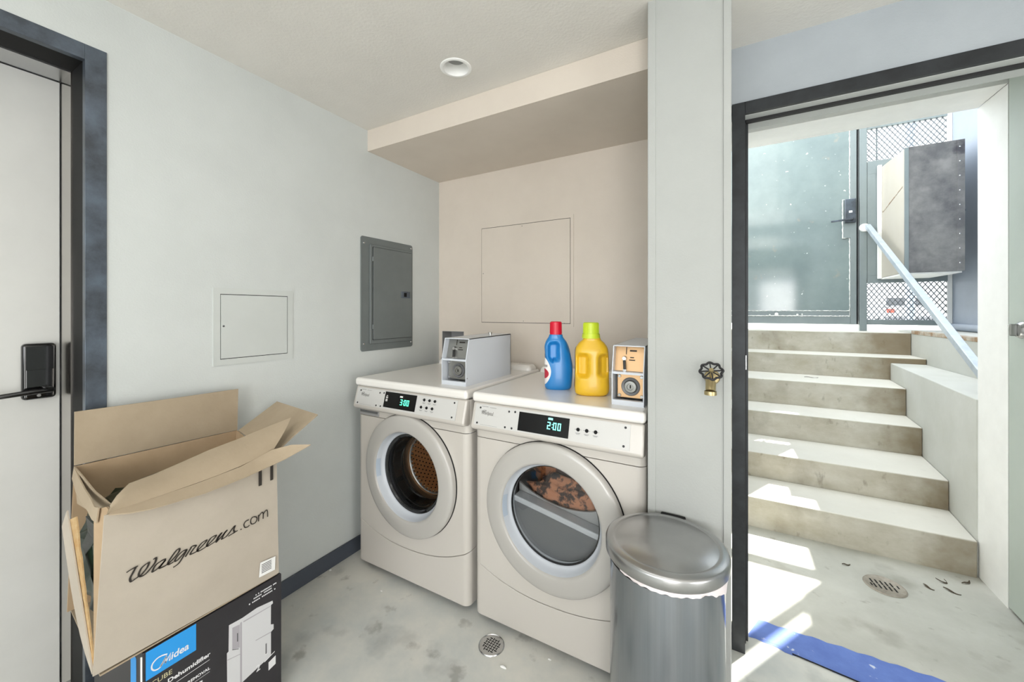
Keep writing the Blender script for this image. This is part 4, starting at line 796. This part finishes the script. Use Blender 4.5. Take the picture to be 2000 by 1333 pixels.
# downlight
dl = root('downlight', 'round white recessed downlight in the ceiling, unlit', 'light', (DL[0], DL[1], ZC))
m = MB(); m.lathe([(.0505, .0), (.0515, -.003), (.060, -.0045), (.0645, -.002), (.065, .0005), (.0505, .0005)], (DL[0], DL[1], ZC), 'z', 56, closed=True); m.build('trim_ring', 'white_steel', dl)
m = MB(); m.lathe([(.0512, .0), (.046, .012), (.0385, .034), (.036, .038)], (DL[0], DL[1], ZC), 'z', 56); m.build('baffle', 'white_steel', dl, fix=False)
m = MB(); m.lathe([(.039, .036), (.02, .034), (0, .0335)], (DL[0], DL[1], ZC), 'z', 48); m.build('lens', 'lens_grey', dl, fix=False)
# hose bib on the wall end
hx, hz = -.050, 1.092; hb = root('hose_bib', 'brass hose tap with a dark round handwheel on the white wall end', 'faucet', (hx, 1.318, hz))
m = MB(); m.cyl((hx, 1.3185, hz), (hx, 1.313, hz), .022, .019, 24); m.cyl((hx, 1.313, hz), (hx, 1.275, hz), .012, .014, 20); m.cyl((hx-.002, 1.288, hz), (hx-.002, 1.262, hz-.034), .0145, .0135, 20); m.build('tap_body', 'brass', hb)
m = MB(); m.lathe([(.0155, 0), (.0165, -.004), (.0165, -.011), (.012, -.011), (.011, -.002), (0, -.002)], (hx-.002, 1.258, hz-.031), 'z', 24); m.build('hose_thread', 'brass', hb)
hc = Vector((hx, 1.262, hz+.026)); ax = Vector((.05, -.72, .69)).normalized(); u_ = ax.orthogonal().normalized(); v_ = ax.cross(u_)
m = MB(); m.cyl((hx, 1.287, hz), hc, .0065, .0055, 14); m.cyl(hc-ax*.002, hc+ax*.007, .007, .006, 14); m.build('valve_stem', 'brass', hb)
m = MB(); pts = []
for k in range(64): a = 2*PI*k/64; r_ = .0285+.0024*math.cos(8*a); pts.append(hc+u_*math.cos(a)*r_+v_*math.sin(a)*r_)
m.tube(pts, .0034, n=8, closed=True); hw = m.build('handwheel', 'iron_dark', hb)
for k in range(8):
    a = 2*PI*k/8; d = u_*math.cos(a)+v_*math.sin(a); m = MB(); m.bar(hc+d*.005, hc+d*.0295, .0032, .0026, up=ax); m.build('spoke', 'iron_dark', hw)
# floor drains
def drain(label, x, y, r, rows, ma, z=0):
    t = root('floor_drain', label, 'drain', (x, y, z))
    m = MB(); m.lathe([(0, .002), (r*.93, .002), (r*.97, .0045), (r, .003), (r*1.02, 0), (0, 0)], (x, y, z), 'z', 48); m.build('drain_plate', ma, t)
    m = MB()
    for (cx, cy, L, W, ang) in rows:
        c_, s_ = math.cos(ang), math.sin(ang)
        q = [(x+cx+c_*a*L/2-s_*b*W/2, y+cy+s_*a*L/2+c_*b*W/2) for a, b in ((-1, -1), (1, -1), (1, 1), (-1, 1))]; m.prism(q, 'z', z+.0015, z+.0026)
    m.build('drain_slots', 'black_matte', t, smooth=False, kind='stuff')
rows = [(-.026+.0105*i, -.026+.0105*j, .0105, .0034, PI/2*((i+j) % 2)) for i in range(6) for j in range(6) if (-.026+.0105*i)**2+(-.026+.0105*j)**2 < .0011]
drain('small round floor drain with woven slots in front of the dryer', -.806, 1.268, .050, rows, 'steel_bright')
rows = [(-.044+.018*i+.006*j, .017-.034*j, .030, .0065, PI/2+.15) for i in range(5) for j in range(2)]+[(.050, .012, .02, .006, PI/2+.15), (-.05, -.014, .02, .006, PI/2+.15)]
drain('round slotted drain in the landing at the foot of the stairs', .628, 2.450, .076, rows, 'drain_cast')
# painter's tape on the threshold
tp = root('blue_tape', 'wide strip of worn blue tape across the exit door threshold', 'tape', (.5, 1.86, 0))
m = MB(); near = [(.060+.94*i/40, 1.818-.10*i/40+.003*math.sin(i*2.1)) for i in range(41)]; far = [(.100+.90*i/40, 1.921+.004*math.sin(i*1.7)) for i in range(41)]
m.add([(x, y, .0015) for x, y in near]+[(x, y, .0018) for x, y in far], [(i, i+1, 42+i, 41+i) for i in range(40)]); m.build('tape_strip', 'tape_blue', tp, fix=False)
m = MB(); m.add([(x, y-.014-.004*math.sin(x*40), .0009) for x, y in near]+[(x, y+.002, .0011) for x, y in near], [(i, i+1, 42+i, 41+i) for i in range(40)]); m.build('tape_edge', 'tape_blue', tp, fix=False)
m = MB(); m.bar((.2, 1.790, .0028), (.62, 1.738, .0028), .004, .002); m.build('tape_tear', 'black_matte', tp)
# chips and dead leaves lying about
rs = random.Random(11)
def chip(name, label, x, y, s, ma, cat, z=0, grp=None, flat=.35):
    b = bmesh.new(); bmesh.ops.create_icosphere(b, subdivisions=2, radius=1); m = MB(); ph = rs.uniform(0, 6)
    m.add([(x+v.co.x*s*(1+.3*math.sin(3*v.co.y+ph)), y+v.co.y*s*.7*(1+.3*math.cos(2*v.co.x+ph)), z+s*flat*.8+v.co.z*s*flat) for v in b.verts], [tuple(v.index for v in f.verts) for f in b.faces]); b.free()
    o = m.build(name, ma); tag(o, label, cat, grp); return o
chip('paper_scrap', 'white crumpled scrap on the floor just in front of the small drain', -.718, 1.21, .011, 'paper_white', 'scrap', grp='scraps on the laundry floor')
chip('paper_scrap', 'tiny white scrap on the floor before the washer', -1.403, 1.264, .006, 'paper_white', 'scrap', grp='scraps on the laundry floor')
chip('paper_scrap', 'pale scrap on the floor near the baseboard beside the washer', -1.739, 1.241, .007, 'paper_white', 'scrap', grp='scraps on the laundry floor')
chip('paper_scrap', 'white fleck under the front edge of the dryer, close to the trash can', -.585, 1.322, .006, 'paper_white', 'scrap', grp='scraps on the laundry floor')
def dead_leaf(label, x, y, L, ang, z=0, bend=.5):
    m = MB(); pts = []
    for k in range(9): t = k/8-.5; pts.append((x+math.cos(ang+bend*t)*L*t, y+math.sin(ang+bend*t)*L*t, z+.004+.003*math.sin(k*.8)))
    w_ = [.0008+.0045*math.sin(PI*(k+.3)/8.6) for k in range(9)]; vs = []
    for (px, py, pz), q in zip(pts, w_): vs += [(px-math.sin(ang)*q, py+math.cos(ang)*q, pz), (px+math.sin(ang)*q, py-math.cos(ang)*q, pz-.002), (px, py, pz-.0035)]
    m.add(vs, [(3*k+a, 3*k+(a+1) % 3, 3*k+3+(a+1) % 3, 3*k+3+a) for k in range(8) for a in range(3)]); tag(m.build('dead_leaf', 'leaf_brown'), label, 'leaf', 'dead leaves around the stairs')
dead_leaf('curled brown leaf on the landing between the drain and first step', .882, 2.614, .07, .2, bend=2.2)
dead_leaf('brown leaf at the right corner of the landing against the first step', .978, 2.668, .06, .8)
dead_leaf('straight brown twig leaf on the landing right of the drain, nearer the door', .882, 2.548, .06, -.6)
dead_leaf('short brown leaf close to the right edge of the landing drain', .80, 2.535, .045, -.9)
dead_leaf('small dark leaf at the edge of the sun patch on the landing', .512, 2.556, .04, .4)
dead_leaf('dark brown leaf lying on the fourth step', .60, 4.16, .10, .05, z=.723)
# ------------------------------------------------------------------ gate, mesh fence, metal box, handrail
YGT = 5.0
g = root('metal_gate', 'grey framed gate with shiny panel and keypad lock, topping the stairs', 'gate', (.5, YGT, 1.102))
gx0, gx1, gz0, gz1 = -.1, 1.072, 1.163, 3.7
for a, b in ((gx0, gx0+.05), (1.026, gx1)):
    MB().box(a, b, YGT-.02, YGT+.02, gz0, gz1).build('stile', 'gate_grey', g, bevel=.003)
for a, b in ((gz0, gz0+.078), (gz1-.05, gz1)):
    MB().box(gx0+.05, 1.026, YGT-.02, YGT+.02, a, b).build('rail', 'gate_grey', g, bevel=.003)
MB().box(gx0+.045, 1.03, YGT-.002, YGT+.006, gz0+.07, gz1-.045).build('panel', 'gate_panel', g)
MB().box(gx0+.05, 1.02, YGT-.012, YGT-.002, gz0+.078, gz0+.135).build('bottom_ledge', 'gate_grey', g, bevel=.004)
MB().box(1.060, 1.0925, YGT+.021, YGT+.026, gz0, gz1).build('door_stop', 'frame_dark', g)  # dark strip added to block sunlight in the gap beside the post
lp = MB().box(.968, 1.03, YGT-.021, YGT-.0015, 2.02, 2.40).build('lock_plate', 'gate_grey', g, bevel=.001)
rs = random.Random(3)
def bead(pts, n=60, r=.0042):
    m = MB(); P = []
    for i in range(len(pts)-1):
        L = (Vector(pts[i+1])-Vector(pts[i])).length; k = max(2, int(n*L))
        for j in range(k): P.append(Vector(pts[i]).lerp(Vector(pts[i+1]), j/k)+Vector((rs.uniform(-.002, .002), 0, rs.uniform(-.002, .002))))
    P.append(Vector(pts[-1])); m.tube(P, [r*rs.uniform(.6, 1.5) for _ in P], n=6); return m
yv = YGT-.006
bead([(1.022, yv, gz0+.09), (1.022, yv, 2.02), (.965, yv-.014, 2.02), (.965, yv-.014, 2.40), (1.022, yv, 2.40), (1.022, yv, gz1-.05)]).build('sealant_bead', 'paper_white', g)
bead([(gx0+.05, YGT-.022, gz0+.083), (1.02, YGT-.022, gz0+.083)], 90).build('sealant_bead', 'paper_white', g)
bead([(gx0+.05, YGT-.014, gz0+.136), (1.02, YGT-.014, gz0+.136)], 90, .003).build('sealant_bead', 'paper_white', g)
for x, z, s in ((.42, 1.262, .018), (.60, 1.258, .010), (.64, 1.262, .008), (.36, 1.256, .008)):
    m = MB(); m.lathe([(0, -.003), (s*.7, -.0025), (s, 0)], (x, YGT-.0205, z), 'y', 12); m.build('sealant_drip', 'paper_white', g)
lk = MB().box(.978, 1.064, YGT-.048, YGT-.02, 2.165, 2.40).build('keypad_lock', 'steel_dark', g, bevel=.008, seg=3)
m = MB(); m.box(1.008, 1.034, YGT-.0495, YGT-.0475, 2.262, 2.282); m.build('lock_window', 'paper_white', lk)
m = MB(); m.cyl((1.03, YGT-.048, 2.195), (1.03, YGT-.075, 2.195), .012, n=14); m.bar((1.035, YGT-.078, 2.195), (.865, YGT-.078, 2.182), .012, .018); m.build('lever_handle', 'steel_dark', lk, bevel=.003)
fe = root('mesh_fence', 'expanded metal mesh fence with grey posts beside the gate, behind the metal box', 'fence', (1.4, YGT, 1.102))
fx0, fx1 = 1.149, 1.735
MB().box(1.093, fx0, YGT-.025, YGT+.025, 1.102, 3.7).build('post', 'gate_grey', fe, bevel=.003)
MB().box(1.70, 1.734, YGT-.012, YGT+.012, 1.17, 3.1).build('post', 'white_steel', fe, bevel=.002)
MB().box(fx0, 1.70, YGT-.02, YGT+.02, 1.163, 1.212).build('rail', 'gate_grey', fe, bevel=.003)
MB().box(fx0, 1.70, YGT-.02, YGT+.02, 3.06, 3.12).build('rail', 'gate_grey', fe, bevel=.003)
# diamonds: two families of slanting strands clipped to the panel
m = MB(); cw, ch = .0375, .056; wd = fx1-fx0; z0, z1 = 1.205, 3.07; sl = ch/cw
for sgn in (1, -1):
    k = -60
    while k < 120:
        # line z = z0 + sgn*sl*(x - fx0) + k*ch
        def zf(x): return z0+sgn*sl*(x-fx0)+k*ch
        xs = sorted(x for x in (fx0, fx1, fx0+sgn*(-k*ch)/sl, fx0+sgn*(z1-z0-k*ch)/sl) if fx0-1e-6 <= x <= fx1+1e-6 and z0-1e-6 <= zf(x) <= z1+1e-6)
        if len(xs) >= 2 and xs[-1]-xs[0] > .004:
            y_ = YGT+.0012*sgn; m.bar((xs[0], y_, zf(xs[0])), (xs[-1], y_, zf(xs[-1])), .0066, .006, up=(0, 1, 0))
        k += 1
m.build('diamond_mesh', 'mesh_metal', fe, smooth=False, kind='stuff')
for a in ((1.152, 1.70, 2.62, 2.745), (1.152, 1.70, 1.565, 1.64), (1.152, 1.235, 1.64, 2.62), (1.62, 1.70, 1.64, 2.62)):
    MB().box(a[0], a[1], YGT-.024, YGT-.006, a[2], a[3]).build('backing_board', 'gate_grey', fe, bevel=.002)
m = MB(); m.cyl((1.232, YGT+.03, 2.5), (1.232, YGT+.03, 3.1), .006, n=8); m.build('brace_rod', 'gate_grey', fe)
bx = root('metal_box', 'large weathered grey metal box on the fence, with pale side panel', 'metal box', (1.41, 4.68, 1.61))
bx0, bx1, by0, by1, bz0, bz1 = 1.248, 1.582, 4.378, 4.972, 1.613, 2.640
m = MB(); m.hexa([(bx0, by0+.012, bz0), (bx1, by0+.012, bz0), (bx1, by1, bz0), (bx0, by1, bz0)], [(bx0, by0+.012, bz1-.004), (bx1, by0+.012, bz1-.004), (bx1, by1, bz1+.03), (bx0, by1, bz1+.03)]); m.build('box_shell', 'box_beige', bx, bevel=.004)
m = MB(); m.box(bx0-.003, bx1+.006, by0, by0+.014, bz0-.004, bz1+.002); fd = m.build('front_panel', 'weathered', bx, bevel=.003)
m = MB(); m.box(bx1-.035, bx1+.007, by0-.004, by0+.0005, bz0-.002, bz1); m.build('hinge_strip', 'weathered', fd, bevel=.001)
m = MB(); m.box(bx0-.004, bx0+.022, by0-.003, by0+.0005, bz0-.002, bz1); m.build('edge_fold', 'gate_grey', fd, bevel=.001)
for k in range(9):
    z = bz0+.06+.114*k; m = MB(); m.lathe([(0, -.003), (.004, -.002), (.0055, 0)], (bx1-.02, by0-.0035, z), 'y', 10); m.build('rivet', 'steel_bright', fd)
m = MB(); m.box(bx0-.030, bx0-.001, by1-.04, by1-.008, bz0-.01, bz1+.045); m.build('mounting_flange', 'white_steel', bx, bevel=.003)
m = MB(); m.box(bx0, bx1-.004, by0+.01, by1, bz0-.016, bz0-.002); m.build('bottom_lip', 'white_steel', bx, bevel=.002)
m = MB(); m.bar((bx0-.0015, by1-.06, 2.23), (bx0-.0015, by0+.05, 2.335), .003, .008, up=(0, 0, 1)); m.build('side_shadow', 'rust', bx)  # diagonal shadow on the box side, built as a coloured strip
m = MB(); m.cyl((bx1+.006, by0+.03, 2.09), (bx1+.022, by0+.03, 2.09), .012, .008, 12); m.build('latch', 'steel_bright', bx)
hr = root('handrail', 'square galvanised handrail sloping down beside the steps', 'handrail', (1.15, 4.0, 1.102))
m = MB(); m.bar((1.150, 4.965, 2.118), (1.150, 2.86, .885), .040, .040); m.build('rail_tube', 'galv', hr, bevel=.004, seg=3)
m = MB(); m.cyl((1.128, 4.975, 2.105), (1.128, 4.955, 2.105), .042, .038, 24); m.build('wall_flange', 'white_steel', hr, bevel=.004)

# ------------------------------------------------------------------ beyond the fence
up = root('utility_pole', 'blue grey pole with a side arm seen through the upper mesh', 'pole', (2.33, 8.0, 1.1))
m = MB(); m.cyl((2.335, 8.0, 1.1), (2.335, 8.0, 7.5), .055, .045, 18); m.build('pole_shaft', 'cladding', up)
m = MB(); m.bar((2.335, 8, 3.95), (2.52, 8, 4.5), .05, .05, up=(0, 1, 0)); m.build('side_arm', 'cladding', up)
cr = root('car', 'white car parked across the road, red tail lights showing through the lower mesh', 'car', (6.1, 24.5, .5))
cx, cy, cz = 6.62, 22.6, .5
sec = [(0, .30, .78, .78), (.10, .26, .98, .84), (.55, .22, 1.02, .87), (1.0, .22, 1.05, .88), (2.6, .22, 1.05, .88), (3.6, .24, .98, .86), (4.3, .30, .80, .78)]
m = MB(); vs = []; N = 16
for (y, zl, zh, hw) in sec:
    for k in range(N):
        a = 2*PI*k/N; ca, sa = math.cos(a), math.sin(a); vs.append((cx+hw*math.copysign(abs(ca)**.45, ca), cy+y, cz+(zl+zh)/2+(zh-zl)/2*math.copysign(abs(sa)**.45, sa)))
m.add(vs, [(j*N+k, j*N+(k+1) % N, (j+1)*N+(k+1) % N, (j+1)*N+k) for j in range(len(sec)-1) for k in range(N)]+[tuple(range(N)), tuple(range((len(sec)-1)*N, len(sec)*N))[::-1]]); m.build('body', 'car_white', cr, ang=50)
m = MB(); m.hexa([(cx-.78, cy+.35, cz+1.0), (cx+.78, cy+.35, cz+1.0), (cx+.78, cy+3.0, cz+1.0), (cx-.78, cy+3.0, cz+1.0)], [(cx-.62, cy+.8, cz+1.46), (cx+.62, cy+.8, cz+1.46), (cx+.62, cy+2.2, cz+1.46), (cx-.62, cy+2.2, cz+1.46)]); m.build('cabin', 'car_white', cr, bevel=.06, seg=3)
m = MB(); m.hexa([(cx-.68, cy+.36, cz+1.05), (cx+.68, cy+.36, cz+1.05), (cx+.68, cy+.42, cz+1.05), (cx-.68, cy+.42, cz+1.05)], [(cx-.58, cy+.70, cz+1.40), (cx+.58, cy+.70, cz+1.40), (cx+.58, cy+.76, cz+1.40), (cx-.58, cy+.76, cz+1.40)]); m.build('rear_window', 'car_glass', cr)
for s in (-1, 1):
    m = MB(); m.box(cx+s*.50, cx+s*.76, cy-.03, cy+.15, cz+.74, cz+.92); m.build('tail_light', 'car_red', cr, bevel=.02)
    for y in (.85, 3.45):
        m = MB(); m.cyl((cx+s*.66, cy+y, cz+.33), (cx+s*.86, cy+y, cz+.33), .33, n=28); wl = m.build('wheel', 'rubber', cr, bevel=.03)
m = MB(); m.box(cx-.80, cx+.80, cy-.06, cy+.12, cz+.32, cz+.58); m.build('bumper', 'grey_plastic', cr, bevel=.05, seg=3)
